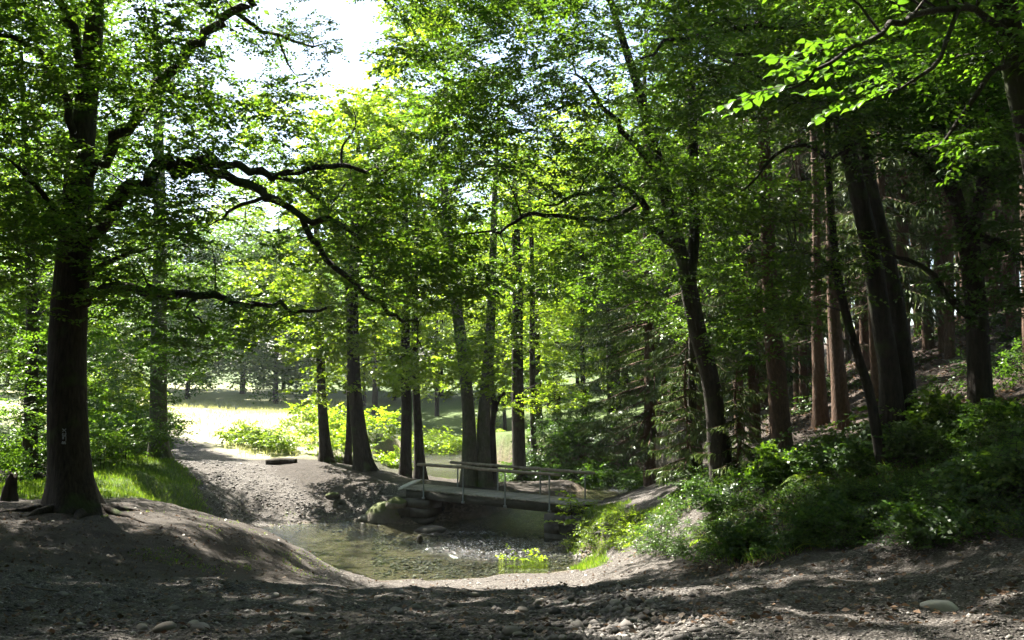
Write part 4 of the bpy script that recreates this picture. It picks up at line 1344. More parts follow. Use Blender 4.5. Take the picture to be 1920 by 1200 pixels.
def spruce(name, label, group, seed, H, r0, live, axis_pts=None, dead_from=1.5, maxL=2.6, dens=1.0, loc=(0, 0, 0), dead_n=46, dead_len=1.3, fine=False):
    r = np.random.default_rng(seed)
    root = empty(name, loc, label, 'tree', group)
    ap = np.array([[0, 0, 0], [.04, .02, H * .35], [-.05, .04, H * .7], [0, 0, H]]) if axis_pts is None else np.asarray(axis_pts) - np.asarray(loc)
    n = int(H / .5)
    C = catmull(ap, n)
    rr = r0 * (1 - np.linspace(0, 1, n)) ** .75 + .012
    head = C[0] + (C[1] - C[0]) * np.array([-1.2, -.3])[:, None]
    V, F = tube(np.vstack([head, C]), np.concatenate([[rr[0], rr[0]], rr]), 12, None, .05, (.35, .3, 5), seed)
    link('trunk', make_mesh('trunk', V, [F], M['bark_spruce'], smooth_shade=True), root)

    def at(z):
        return np.array([np.interp(z, C[:, 2], C[:, k]) for k in range(3)])
    Q = []; br = Pile(); dead = Pile()
    z = live
    while z < H - .3:
        L_ = min(maxL, .4 + (H - z) * .26)
        for k in range(5):
            l2 = L_ * r.uniform(.6, 1.1)
            a = r.uniform(0, 6.28)
            ax, q = bough(r, l2, r.uniform(.25, .55), .038 if fine else .085, .5 if fine else 1.0)
            o_ = at(z + r.uniform(-.2, .2))
            Q.append(rotz(q, a) + o_)
            br.add(*tube(rotz(ax, a) + o_, [.022 * l2 / 2 + .008] * 3 + [.008, .006, .005, .003], 4, 5))
        z += .42 / dens
    for k in range(dead_n):
        z = r.uniform(dead_from, live + 1.5)
        a = r.uniform(0, 6.28); l2 = dead_len * r.uniform(.35, 1.1)
        o_ = at(z)
        t = np.linspace(0, 1, 4)[:, None]
        ax = np.hstack([t * l2, .08 * l2 * np.sin(4 * t + k), -.28 * l2 * t ** 1.4])
        dead.add(*tube(rotz(ax, a) + o_, [.011, .008, .005, .002], 3, 4))
        for q in range(5):
            tt = r.uniform(.3, 1)
            st = np.array([tt * l2, 0, -.28 * l2 * tt ** 1.4])
            e = st + np.array([.12, r.choice([-1, 1]) * r.uniform(.1, .3), -r.uniform(.05, .3)]) * l2
            dead.add(*tube(rotz(np.array([st, (st + e) / 2 + [0, 0, .03], e]), a) + o_, [.004, .003, .001], 3, 3))
    Q = np.concatenate(Q)
    tint = np.clip(r.normal(.45, .25, len(Q)), 0, 1)
    link('crown', make_mesh('crown', Q.reshape(-1, 3), [np.arange(len(Q) * 4).reshape(-1, 4)], M['needle'], {'tint': ('FACE', tint)}), root)
    link('boughs', br.mesh('boughs', M['bark_spruce']), root)['kind'] = 'stuff'
    if dead_n:
        link('dead_branches', dead.mesh('dead_branches', M['dead_twig']), root)['kind'] = 'stuff'
    return root


b = based(1466, 858, 22)
spruce('spruce_tree', 'tall spruce with a sunlit reddish bole on the right bank', None, 41, 21, .235, 9.5,
       [b, P(1456, 700, 22), P(1445, 560, 22), P(1432, 250, 22), P(1422, 0, 22), (b[0] - .8, 22, b[2] + 21)], 2.5, 2.4, 1.0, b, 60, 1.5)
b = based(1580, 830, 23.5)
spruce('spruce_tree', 'reddish spruce bole between the sunlit spruce and the crooked sapling', None, 42, 21, .21, 10.5,
       [b, P(1572, 700, 23.5), P(1562, 560, 23.5), P(1550, 250, 23.5), (b[0] - .5, 23.5, b[2] + 21)], 3, 2.2, .9, b, 46, 1.3)
b = based(1648, 812, 24.5)
spruce('spruce_tree', 'slender spruce bole with a bright left edge behind the crooked sapling', None, 43, 19, .14, 10,
       [b, P(1642, 700, 24.5), P(1634, 560, 24.5), P(1622, 250, 24.5), (b[0] - .4, 24.5, b[2] + 19)], 3, 1.9, .9, b, 36, 1.1)
b = based(1540, 835, 24.8)
spruce('spruce_tree', 'dim mossy spruce bole half hidden between two reddish boles', None, 44, 19, .19, 9,
       [b, P(1535, 700, 24.8), P(1530, 560, 24.8), P(1525, 250, 24.8), (b[0] - .4, 24.8, b[2] + 19)], 2, 2, .9, b, 40, 1.2)
b = based(1218, 872, 33.5)
spruce('spruce_tree', 'pale spruce with drooping green boughs down to the trail right of the bridge', None, 45, 16, .2, 1.6, None, .5, 3.3, 1.0, b, 20, 1.2, True)
b = based(1305, 872, 29)
spruce('spruce_tree', 'spruce with brownish hanging boughs between the pale spruce and the sunlit bole', None, 46, 15, .19, 3.0, None, .8, 2.6, .9, b, 40, 1.4, True)
b = based(1290, 905, 24)
spruce('young_spruce', 'young dark spruce in the undergrowth left of the sunlit bole', None, 47, 3.2, .05, .35, None, .1, 1.15, 2.0, b, 0, 1, True)
b = based(1385, 890, 22.2)
spruce('young_spruce', 'low young spruce just left of the foot of the sunlit bole', None, 48, 2.2, .04, .3, None, .1, .9, 2.0, b, 0, 1, True)

sp_lab = 'bare spruce bole in the dark stand on the right slope'
sp_grp = 'spruces of the stand on the right slope'
protos = [spruce('spruce_tree', sp_lab, sp_grp, 50 + k, H, r0, lv, None, 2, 2.4, .85, (0, 0, 0), 50, 1.2)
          for k, (H, r0, lv) in enumerate([(20, .165, 9), (22, .19, 10.5), (18, .13, 8)])]
r = np.random.default_rng(60)
spots = [(1740, 640, 33), (1693, 640, 31), (1775, 600, 36), (1720, 560, 44), (1810, 560, 41), (1610, 660, 37), (1850, 520, 45), (1760, 540, 50), (1895, 600, 30), (1660, 600, 46),
         (1500, 740, 36), (1410, 770, 36), (1450, 760, 44), (1560, 700, 43), (1350, 780, 43), (1930, 640, 24), (1870, 560, 36), (1640, 560, 55), (1700, 540, 58), (1830, 500, 56), (1905, 470, 50),
         (1960, 540, 32), (1590, 620, 52), (1520, 700, 54), (1990, 620, 26), (2060, 600, 22), (1440, 740, 58), (1380, 760, 55), (1300, 770, 60), (1780, 650, 29), (1245, 775, 62)]
spots += [(1500 + 40 * q, 560, 62 + 7 * (q % 3)) for q in range(12)]
used0 = set()
for k, (px, py, Y) in enumerate(spots):
    q = P(px, py, Y); q[2] = ground(q[0], q[1])
    pr = protos[k % 3]
    o = pr if (k % 3) not in used0 else copy_tree(pr)
    used0.add(k % 3)
    o.location = Vector(q); o.rotation_euler = (r.normal() * .015, r.normal() * .015, r.uniform(0, 6.28))
    s = r.uniform(.85, 1.12); o.scale = (s, s, s)

lw = [spruce('spruce_tree', 'spruce with low green boughs on the slope behind the sunlit bole', 'green spruces on the right slope', 57 + k, H, .17, lv, None, 1, 2.3, .9, (0, 0, 0), 24, 1.2)
      for k, (H, lv) in enumerate([(16, 3.5), (13, 2.2)])]
r = np.random.default_rng(61); used0 = set()
for k, (x, y) in enumerate([(8.3, 36.5), (10.2, 40.5), (12.8, 36), (7.6, 44), (15.5, 41), (18, 47), (22, 44), (26, 50), (24, 38), (29, 44), (33, 52), (21, 58), (28, 62), (36, 60), (14.5, 49), (20, 33), (17.5, 36), (7.4, 30.5), (9.8, 33.5), (11.2, 29.8), (13.5, 31)]):
    o = lw[k % 2] if (k % 2) not in used0 else copy_tree(lw[k % 2])
    used0.add(k % 2)
    o.location = Vector((x, y, float(ground(x, y)))); o.rotation_euler = (0, 0, r.uniform(0, 6.28))
    s = r.uniform(.85, 1.15); o.scale = (s, s, s)

# ------------------------------------------------------------------ woodland behind
def wood_proto(seed, H, leaf, kind, n, crown_from, rad, bark, name, label, group, scale=1.35):
    t = Tree(name, (0, 0, 0), label, bark, leaf, kind, group, seed)
    t.o = np.zeros(3)
    r0 = H * .0125
    t.trunk([(0, 0, 0), (.1, .05, H * .3), (-.1, .1, H * .6), (.05, 0, H * .96)], [r0, r0 * .85, r0 * .6, .03], 9, (.4, .35, 5))
    v = t.r.normal(size=(n, 3)); v /= np.linalg.norm(v, axis=1)[:, None]; v *= t.r.uniform(.5, 1, (n, 1))
    c = np.array([0, 0, (H + crown_from) / 2]); a = np.array([rad, rad, (H - crown_from) / 2])
    q = c + v * a
    t.cl += list(q); t.cs += list(scale * t.r.uniform(.8, 1.2, n))
    t.done()
    return t.root


def place(protos, spots, seed, smin=.85, smax=1.15):
    r = np.random.default_rng(seed); used = set()
    for k, (x, y) in enumerate(spots):
        j = k % len(protos)
        o = protos[j] if j not in used else copy_tree(protos[j])
        used.add(j)
        o.location = Vector((x, y, float(ground(x, y)) - .1)); o.rotation_euler = (0, 0, r.uniform(0, 6.28))
        s = r.uniform(smin, smax); o.scale = (s, s, s * r.uniform(.92, 1.08))


# beyond the stream, right of centre
g1 = 'woodland trees beyond the stream'
wp = [wood_proto(300 + k, H, 'leaf' if k % 2 else 'leaf_light', 'far', 95, cf, rd, 'bark_dark', 'woodland_tree', 'leafy tree of the wood beyond the stream, behind the bridge', g1)
      for k, (H, cf, rd) in enumerate([(17, 1.2, 3.8), (19, 2.5, 4.3), (13, .6, 3.6)])]
place(wp, [(1.5, 56), (6, 58), (9, 52), (12, 60), (3, 66), (-.5, 72), (8, 70), (15, 54), (17, 66), (-6, 80), (3, 80), (12, 78), (20, 74), (-11, 80), (-13, 88), (5, 50), (10, 62), (14, 70), (8, 88), (18, 84), (0, 90), (27, 80), (34, 74), (40, 84), (46, 70), (30, 92), (50, 90)], 1)
# left of the meadow, behind the oak
g2 = 'woodland trees left of the meadow'
wp = [wood_proto(320 + k, H, 'leaf' if k % 2 else 'leaf_light', 'far', 95, cf, rd, 'bark_dark', 'woodland_tree', 'leafy tree of the wood left of the meadow', g2)
      for k, (H, cf, rd) in enumerate([(15, 1.2, 3.8), (17, 2.2, 4.0)])]
place(wp, [(-24.5, 52), (-20.5, 42.5), (-24, 38), (-22, 50), (-28, 46), (-32, 56), (-26, 30), (-36, 48), (-40, 62), (-33, 38)], 2)
# far edge of the meadow
g3 = 'trees along the far edge of the meadow'
wp = [wood_proto(340 + k, H, 'leaf_light' if k % 2 else 'leaf', 'far', 120, cf, rd, 'bark_dark', 'woodland_tree', 'hazy tree along the far edge of the sunlit meadow', g3, 1.9)
      for k, (H, cf, rd) in enumerate([(17, .2, 4.6), (20, .5, 4.6), (15, 0, 5.0)])]
r = np.random.default_rng(3)
place(wp, [(-72 + 3.4 * k + r.uniform(-1, 1), 93 + r.uniform(-4, 4) + 8 * (k % 3)) for k in range(26)], 3)
# out of the frame to the left and overhead: the trees that shade the path
g4 = 'beeches shading the path from the left'
wp = [wood_proto(360, 16, 'leaf', 'beech', 260, 6.0, 4.8, 'bark_beech', 'beech_tree', 'beech just outside the left edge, its crown shading the path', g4, 1.6)]
place(wp, [(-12.2, 13.6), (-15.5, 19), (-14, 8.5), (-5.5, 2.5), (6.5, 2.8), (-1.5, -3.5), (-9, 5.5), (11.5, 6), (-20, 14)], 4, .95, 1.05)
g5 = 'beeches of the wood behind the camera'
wp = [wood_proto(365, 16, 'leaf', 'far', 230, .8, 5.0, 'bark_beech', 'beech_tree', 'beech of the wood behind the viewpoint, closing the path in', g5, 1.7)]
place(wp, [(-7, -4), (0, -8), (7, -5), (13, 1), (-14, 0), (-4, -14), (5, -15), (16, -9), (16.5, 9), (22, 14), (-20, -8), (-20, 4), (-27, 16), (10, -10), (22, 3), (-10, -10), (27, 22)], 5, .95, 1.15)

# ------------------------------------------------------------------ overhanging beech at upper right, leaves within arm's reach of the lens
b = np.array([6.15, 10.5, 0.0]); b[2] = ground(b[0], b[1])
t = Tree('beech_tree', b, 'near beech leaning in at the right edge, its leafy branch overhanging the path', 'bark_dark', 'leaf_near', 'beech', None, 70)
t.trunk([b, (5.85, 10.4, 2.4), P(1930, 250, 10.2), P(1905, 140, 10.1), P(1888, 20, 10), P(1860, -160, 9.8)], [.17, .15, .13, .125, .12, .09], 12)
t.limb(pxs((1890, 60, 10), (1800, 10, 9), (1700, 40, 8.1), (1600, 90, 7.4), (1520, 140, 6.9), (1460, 175, 6.6)), [.04, .034, .028, .02, .012, .004])
near_branch = t.root.children[-1]
t.limb(pxs((1800, 10, 9), (1760, 110, 8.3), (1700, 160, 7.8), (1630, 190, 7.4)), [.025, .02, .012, .004])
t.limb(pxs((1895, 120, 10), (1850, 150, 9.2), (1780, 250, 8.8), (1740, 280, 8.6)), [.03, .025, .015, .006])
t.fill(1640, 1960, -120, 130, 8.6, 11.5, 26, .8)
t.fill(1500, 1800, -160, 10, 7.6, 9.5, 12, .7)
t.fill(1770, 1900, 210, 290, 8.6, 9.4, 4, .55)
t.ball((4.2, 9.6, 8.2), (2.8, 2.4, 1.2), 30, .95, .1)
t.done()


def leaf_mesh(seed, mat='leaf_near'):
    r = np.random.default_rng(seed)
    # ovate leaf, midrib fold, slight curl
    prof = [(0, 0), (.12, .26), (.35, .44), (.6, .40), (.82, .22), (1, 0)]
    V = []; 
    for x, w_ in prof:
        z = .10 * math.sin(x * 2.6) - .12 * x * x
        V.append((x, 0, z))
    for x, w_ in prof[1:-1]:
        z = .10 * math.sin(x * 2.6) - .12 * x * x + w_ * .28
        V.append((x + .02, w_ * (1 + r.normal() * .05), z))
    for x, w_ in prof[1:-1]:
        z = .10 * math.sin(x * 2.6) - .12 * x * x + w_ * .28
        V.append((x + .02, -w_ * (1 + r.normal() * .05), z))
    T = [[0, 1, 6], [4, 5, 9], [0, 10, 1], [4, 13, 5]]
    Qd = [[1, 2, 7, 6], [2, 3, 8, 7], [3, 4, 9, 8], [1, 10, 11, 2], [2, 11, 12, 3], [3, 12, 13, 4]]
    n = len(T) + len(Qd)
    return make_mesh('leaf', V, [T, Qd], M[mat], {'tint': ('FACE', np.full(n, r.uniform(.35, .75)))}, True)


LM = [leaf_mesh(k) for k in range(4)]
LM2 = [leaf_mesh(k + 4, 'leaf_light') for k in range(4)]  # brighter leaf tone stands in for sun on the sapling


def hang_leaves(parent, poff, pts_dirs, size, r, meshes=LM):
    """single leaves as objects under a branch"""
    for p_, d in pts_dirs:
        o = bpy.data.objects.new('leaf', meshes[r.integers(0, 4)])
        COL.objects.link(o)
        o.parent = parent
        x = Vector(d).normalized()
        up = Vector((r.normal() * .35, r.normal() * .35, 1)).normalized()
        y = up.cross(x).normalized(); z = x.cross(y)
        mt = Matrix((x, y, z)).transposed().to_4x4()
        s = size * r.uniform(.75, 1.15)
        o.matrix_local = Matrix.Translation(Vector(p_ - poff)) @ mt @ Matrix.Scale(s, 4)


r = np.random.default_rng(71)
pd = []
twg = Pile()
starts = [(1640, 70, 7.7), (1590, 95, 7.35), (1540, 130, 7.0), (1490, 158, 6.75), (1700, 45, 8.1), (1560, 115, 7.15), (1660, 130, 7.6), (1690, 165, 7.75), (1610, 185, 7.4), (1730, 110, 8.0), (1620, 90, 7.5)]
for k, st in enumerate(starts):
    p0 = P(*st)
    for q in range(2):
        dxx = -r.uniform(.35, .7); L_ = r.uniform(.35, .62)
        d = np.array([dxx, r.uniform(-.5, .35), r.uniform(-.32, .12)]); d /= np.linalg.norm(d)
        e = p0 + d * L_
        ax = catmull([p0, (p0 + e) / 2 + [0, 0, .04], e], 14)
        twg.add(*tube([p0, (p0 + e) / 2 + [0, 0, .04], e], [.005, .003, .001], 4, 5))
        sd_ = np.cross(d, [0, 0, 1]); sd_ /= np.linalg.norm(sd_)
        for i in range(1, 14):
            s = 1 if i % 2 else -1
            dl = d * r.uniform(.3, .7) + sd_ * s * r.uniform(.6, 1) + np.array([0, 0, -.22]) + r.normal(size=3) * .15
            if i == 13: dl = d
            pd.append((ax[i], dl))
pd = pd[:300]
hang_leaves(near_branch, t.o, pd, .088, r)
link('twigs', twg.mesh('twigs', M['bark_dark'], True, t.o), near_branch)['kind'] = 'stuff'

# ------------------------------------------------------------------ elder sapling at the right end of the bridge
b = based(1078, 965, 28.7)
el = empty('elder_sapling', b, 'sunlit sapling with pale leaves at the right end of the footbridge', 'sapling')
stem_pts = [b - [0, 0, .1], b + [-.05, 0, .5], b + [-.12, -.02, 1.0], b + [-.08, 0, 1.45]]
V, F = tube(stem_pts, [.016, .013, .010, .004], 6, 10)
so = link('stem', make_mesh('stem', V - b, [F], M['bark_dark'], smooth_shade=True), el)
r = np.random.default_rng(72)
pd = []; sh = Pile()
C = catmull(stem_pts, 20)
for k in range(13):
    p0 = C[5 + (k * 14) // 13]
    a = k * 2.4 + r.uniform(-.4, .4)
    L_ = r.uniform(.4, .75) * (1.1 - .035 * k)
    d = np.array([math.cos(a), math.sin(a) * .8, r.uniform(.1, .45)]); d /= np.linalg.norm(d)
    e = p0 + d * L_ - [0, 0, .06]
    sh.add(*tube([p0, (p0 + e) / 2 + [0, 0, .05], e], [.006, .004, .002], 4, 4))
    sd_ = np.cross(d, [0, 0, 1]); sd_ /= np.linalg.norm(sd_)
    ax = catmull([p0, (p0 + e) / 2 + [0, 0, .05], e], 6)
    for i in range(1, 6):
        for s in ((1, -1) if i < 5 else (1, -1, 0)):
            dl = d * .6 + sd_ * s * .9 + r.normal(size=3) * .15 + np.array([0, 0, -.15])
            pd.append((ax[i], dl))
link('shoots', sh.mesh('shoots', M['bark_dark'], True, b), el)['kind'] = 'stuff'
hang_leaves(so, b, pd, .16, r, LM2)

# ------------------------------------------------------------------ undergrowth
def plant_proto(name, label, cat, group, seed, kind, leaf, n, spread, h, scale, stems=True):
    r = np.random.default_rng(seed)
    root = empty(name, (0, 0, 0), label, cat, group)
    a = r.uniform(0, 6.28, n); d = spread * np.sqrt(r.random(n))
    pos = np.stack([np.cos(a) * d, np.sin(a) * d, h * r.uniform(.35, 1, n) * (1 - .4 * d / (spread + .01))], -1)
    LV, LF, tint, TV, TF = stamp(kind, pos, a, np.full(n, scale) * r.uniform(.8, 1.2, n), r, .35, .35)
    LV = LV.copy(); LV[:, 2] = np.maximum(LV[:, 2], .01 + .02 * r.random(len(LV)))
    pl = Pile(); pl.add(TV, TF)
    for p_ in pos:
        base = np.array([p_[0] * .25, p_[1] * .25, -.08])
        pl.add(*tube([base, (base + p_) / 2 + [0, 0, .05], p_], [.008 * scale, .006 * scale, .003], 4, 4))
    link('foliage', make_mesh('foliage', LV, [LF], M[leaf], {'tint': ('FACE', tint)}), root)
    link('stems', pl.mesh('stems', M['bark_dark']), root)['kind'] = 'stuff'
    return root


def scatter_things(protos, pts, seed, smin=.7, smax=1.3, sink=0):
    r = np.random.default_rng(seed); used = set()
    for k, q in enumerate(pts):
        j = int(r.integers(0, len(protos)))
        o = protos[j] if j not in used else copy_tree(protos[j])
        used.add(j)
        o.location = Vector((q[0], q[1], float(ground(q[0], q[1])) - sink)); o.rotation_euler = (r.normal() * .08, r.normal() * .08, r.uniform(0, 6.28))
        s = r.uniform(smin, smax); o.scale = (s, s, s)
    for j in set(range(len(protos))) - used:      # none left over at the origin
        for ch in list(protos[j].children): bpy.data.objects.remove(ch)
        bpy.data.objects.remove(protos[j])


BANK = np.array([(1190, 1046), (1222, 1005), (1275, 960), (1310, 905), (1440, 866), (1520, 850), (1640, 815), (1740, 800), (1960, 800), (1960, 1012), (1800, 1020), (1680, 1032), (1520, 1034), (1400, 1046), (1300, 1060), (1220, 1060)], float)
r = np.random.default_rng(90)


def in_bank(n, poly, r):
    out = []
    x0, y0 = poly.min(0); x1, y1 = poly.max(0)
    while len(out) < n:
        px, py = r.uniform(x0, x1), r.uniform(y0, y1)
        if poly_sd(np.array([px]), np.array([py]), poly)[0] < 0:
            out.append(rg(px, py))
    return np.array(out)


gA = 'leafy plants of the right bank undergrowth'
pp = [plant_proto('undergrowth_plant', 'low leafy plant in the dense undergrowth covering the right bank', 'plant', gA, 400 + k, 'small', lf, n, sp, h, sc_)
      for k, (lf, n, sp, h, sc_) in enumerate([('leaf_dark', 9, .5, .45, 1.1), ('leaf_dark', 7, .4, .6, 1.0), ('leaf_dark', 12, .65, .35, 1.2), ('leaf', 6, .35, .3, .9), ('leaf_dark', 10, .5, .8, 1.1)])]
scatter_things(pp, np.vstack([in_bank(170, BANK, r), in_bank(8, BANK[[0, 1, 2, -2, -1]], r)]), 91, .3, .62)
gB = 'broad-leaved shoots of the right bank'
pp = [plant_proto('hazel_shoot', 'broad-leaved shoot standing above the undergrowth of the right bank', 'plant', gB, 420 + k, 'maple', 'leaf', n, .45, .8, .6) for k, n in enumerate([5, 7])]
scatter_things(pp, np.array([rg(x, y) for x, y in [(1660, 830), (1705, 812), (1760, 815), (1540, 880), (1600, 850), (1480, 905), (1900, 930), (1880, 830), (1820, 815)]]), 92, .7, 1.1)
gG = 'broad-leaved herbs of the right bank'
pp = [plant_proto('bramble', 'low bramble with broad leaves on the right bank above the path', 'plant', gG, 480 + k, 'maple', 'leaf_dark', n, .5, .35, .5) for k, n in enumerate([8, 12])]
scatter_things(pp, in_bank(26, BANK, r), 100, .6, 1.1)
# sunny shrubs
gC = 'shrubs under the oak and left of the grassy bank'
pp = [plant_proto('shrub', 'leafy shrub in the thicket behind the big oak', 'shrub', gC, 430 + k, 'beech', 'leaf', n, 1.2, 1.7, 1.05) for k, n in enumerate([20, 15])]
scatter_things(pp, np.array([based(x, y, Y) for x, y, Y in [(190, 845, 31.5), (235, 835, 36), (270, 835, 39.5), (190, 830, 37), (225, 820, 40), (20, 860, 31), (-20, 860, 27), (60, 850, 35), (110, 850, 33), (175, 830, 42), (215, 830, 45), (255, 825, 47), (150, 830, 46), (280, 820, 50), (95, 830, 44)]]), 93, .75, 1.15)
gH = 'tall bushes hiding the left side of the meadow'
pp = [plant_proto('bush', 'tall leafy bush left of the track at the meadow edge', 'bush', gH, 490 + k, 'far', 'leaf_light', n, 1.5, 3.6, .8) for k, n in enumerate([26, 32])]
scatter_things(pp, np.array([(-18.2, 48, 0), (-19.6, 50.5, 0), (-21.5, 53, 0), (-20.3, 46.5, 0), (-22.5, 56.5, 0), (-23, 50, 0), (-24.5, 59, 0)]), 101, .85, 1.1)
gD = 'sunlit shrubs at the meadow edge'
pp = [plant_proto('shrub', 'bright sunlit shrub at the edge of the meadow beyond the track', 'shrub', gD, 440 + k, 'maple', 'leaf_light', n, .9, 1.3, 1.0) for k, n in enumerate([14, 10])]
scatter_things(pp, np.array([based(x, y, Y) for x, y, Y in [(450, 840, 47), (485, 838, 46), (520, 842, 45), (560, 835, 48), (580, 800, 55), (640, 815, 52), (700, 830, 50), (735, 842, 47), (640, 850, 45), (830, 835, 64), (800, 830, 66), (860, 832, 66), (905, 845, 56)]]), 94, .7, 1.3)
gE = 'dark shrubs over the bank behind the bridge'
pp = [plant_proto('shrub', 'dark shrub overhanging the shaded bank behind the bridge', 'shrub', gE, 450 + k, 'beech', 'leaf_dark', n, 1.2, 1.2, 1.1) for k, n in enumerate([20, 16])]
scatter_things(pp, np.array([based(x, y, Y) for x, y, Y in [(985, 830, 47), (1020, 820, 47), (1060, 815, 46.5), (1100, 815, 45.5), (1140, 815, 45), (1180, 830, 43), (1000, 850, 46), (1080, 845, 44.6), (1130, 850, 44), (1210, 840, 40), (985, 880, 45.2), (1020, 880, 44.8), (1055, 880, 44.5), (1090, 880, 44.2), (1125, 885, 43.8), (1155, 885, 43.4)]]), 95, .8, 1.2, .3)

gF = 'sunlit herbs on the bank beside the bridge'
pp = [plant_proto('herb', 'sunlit leafy herb on the grassy bank right of the footbridge', 'plant', gF, 460 + k, 'small', 'leaf_light', n, .35, .4, 1.0) for k, n in enumerate([6, 8])]
scatter_things(pp, np.array([rg(x, y) for x, y in [(1078, 985), (1095, 972), (1090, 1008), (1115, 1022), (1130, 985), (1150, 1025), (1175, 1020), (1190, 995), (1200, 1030), (1105, 995), (1165, 1000), (1075, 1030), (985, 1066), (1005, 1068)]]), 98, .6, 1.1)
# ferns, each frond a part
def frond_mesh(seed, L_=.7):
    r = np.random.default_rng(seed)
    t = np.linspace(0, 1, 22)
    ax = np.stack([L_ * (t - .12 * t * t), 0 * t, L_ * (.75 * t - .85 * t * t)], -1)
    Q = []
    tg = np.gradient(ax, axis=0); tg /= np.linalg.norm(tg, axis=1)[:, None]
    w_ = .20 * L_ / .7 * np.sin(np.clip(t * 1.02, 0, 1) * 2.75 + .28)
    for sg in (-1, 1):
        d = tg * .35 + np.array([0, sg, -.12]); d /= np.linalg.norm(d, axis=1)[:, None]
        nr = np.cross(d, tg) * sg; nr /= np.linalg.norm(nr, axis=1)[:, None]
        Q.append(leaf_quads(ax, d, nr, np.abs(w_) + .01, np.full(len(t), .034), .02))
    Q = np.concatenate(Q)
    V, F = tube(ax[::5], [.005, .004, .003, .002, .001], 3, 5)
    return make_mesh('frond', np.vstack([Q.reshape(-1, 3), V]), [np.arange(len(Q) * 4).reshape(-1, 4), F + len(Q) * 4], M['leaf_light'],
                     {'tint': ('FACE', np.concatenate([np.clip(r.normal(.5, .1, len(Q)), 0, 1), np.full(len(F), .5)]))})


FM = [frond_mesh(k) for k in range(3)]
r = np.random.default_rng(96)
fern_spots = [((1335, 1018), .95, 'bright fern with arching fronds at the path edge, nearest the bridge'),
              ((1390, 1005), 1.1, 'fern with long lit fronds left of the sunlit herbs at the path edge'),
              ((1430, 1032), .7, 'small fern among the sunlit herbs at the path edge'),
              ((1545, 1028), .75, 'fern at the path edge below the dark undergrowth'),
              ((1525, 905), 1.0, 'fern with pale fronds on the bank below the reddish spruce boles'),
              ((1655, 965), .9, 'fern with lit fronds in the middle of the right bank'),
              ((1860, 975), .9, 'fern on the mossy bank near the right edge'),
              ((1745, 985), .7, 'small fern on the bank left of the mossy patch')]
for (px, py), s, lab in fern_spots:
    q = rg(px, py)
    fr_ = empty('fern', q, lab, 'fern')
    n = int(r.integers(7, 10))
    for k in range(n):
        o = link('frond', FM[k % 3], fr_)
        o.rotation_euler = (r.normal() * .12, r.uniform(-.35, .2), 6.28 * k / n + r.normal() * .2)
        sc2 = s * r.uniform(.75, 1.15); o.scale = (sc2, sc2, sc2)


# ------------------------------------------------------------------ grass, ground cover, litter
def blades(name, pts, hmin, hmax, width, mat, label, cat, seed, lean=.35, tuft=None):
    r = np.random.default_rng(seed)
    n = len(pts)
    d = np.stack([r.normal(size=n) * lean, r.normal(size=n) * lean, np.ones(n)], -1); d /= np.linalg.norm(d, axis=1)[:, None]
    nr = np.stack([r.normal(size=n), r.normal(size=n), .2 * r.normal(size=n)], -1); nr /= np.linalg.norm(nr, axis=1)[:, None]
    ln = r.uniform(hmin, hmax, n)
    Q = leaf_quads(pts - np.array([0, 0, .02]), d, nr, ln, np.full(n, width) * r.uniform(.7, 1.3, n), .05)
    o = link(name, make_mesh(name, Q.reshape(-1, 3), [np.arange(n * 4).reshape(-1, 4)], mat, {'tint': ('FACE', np.clip(r.normal(.5, .25, n), 0, 1))}))
    return tag(o, label, cat, kind='stuff')


def rand_where(n, x0, x1, y0, y1, fn, r):
    x = r.uniform(x0, x1, n * 4); y = r.uniform(y0, y1, n * 4)
    i_ = np.clip(np.searchsorted(GX, x) - 1, 0, len(GX) - 1); j_ = np.clip(np.searchsorted(GY, y) - 1, 0, len(GY) - 1)
    ok = fn(i_, j_, x, y)
    x, y = x[ok][:n], y[ok][:n]
    return np.stack([x, y, ground(x, y)], -1)


r = np.random.default_rng(97)
pt = rand_where(30000, -17, -7, 22, 42, lambda i, j, x, y: (gl[i, j] * (1 - gravel[i, j]) > .3) & (stream_sd(x, y) > .3), r)
blades('bank_grass', pt, .06, .20, .014, M['grass'], 'short bright green grass on the bank left of the track', 'grass', 1)
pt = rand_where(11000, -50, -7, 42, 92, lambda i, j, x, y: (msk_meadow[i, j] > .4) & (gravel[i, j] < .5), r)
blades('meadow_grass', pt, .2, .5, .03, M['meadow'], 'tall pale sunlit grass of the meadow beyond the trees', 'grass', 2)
pt = rand_where(9000, .8, 4.6, 22.8, 30.5, lambda i, j, x, y: (gr_[i, j] > .2) & (stream_sd(x, y) > -.05) & (vnoise(x * 1.6, y * 1.6, 7) > .3), r)
blades('bank_grass', pt, .05, .20, .014, M['grass'], 'sunlit tufts of grass on the bank right of the ford', 'grass', 3, .5)
pt = on_ground_px(6000, 1210, 1920, 880, 1062, r)
i_ = np.clip(np.searchsorted(GX, pt[:, 0]) - 1, 0, len(GX) - 1); j_ = np.clip(np.searchsorted(GY, pt[:, 1]) - 1, 0, len(GY) - 1)
pt = pt[gravel[i_, j_] < .6]
blades('bank_grass', pt, .08, .30, .010, M['grass'], 'thin grass growing through the right bank undergrowth', 'grass', 4, .6)


pt = on_ground_px(9000, 190, 640, 955, 1085, r)
pt = pt[(vnoise(pt[:, 0] * 1.7, pt[:, 1] * 1.7, 23) > .62) & (stream_sd(pt[:, 0], pt[:, 1]) > .1) & (pt[:, 1] > 17)]
blades('mound_moss', pt, .02, .07, .02, M['grass'], 'patches of moss and thin grass on the shaded mound', 'moss', 9, .8)


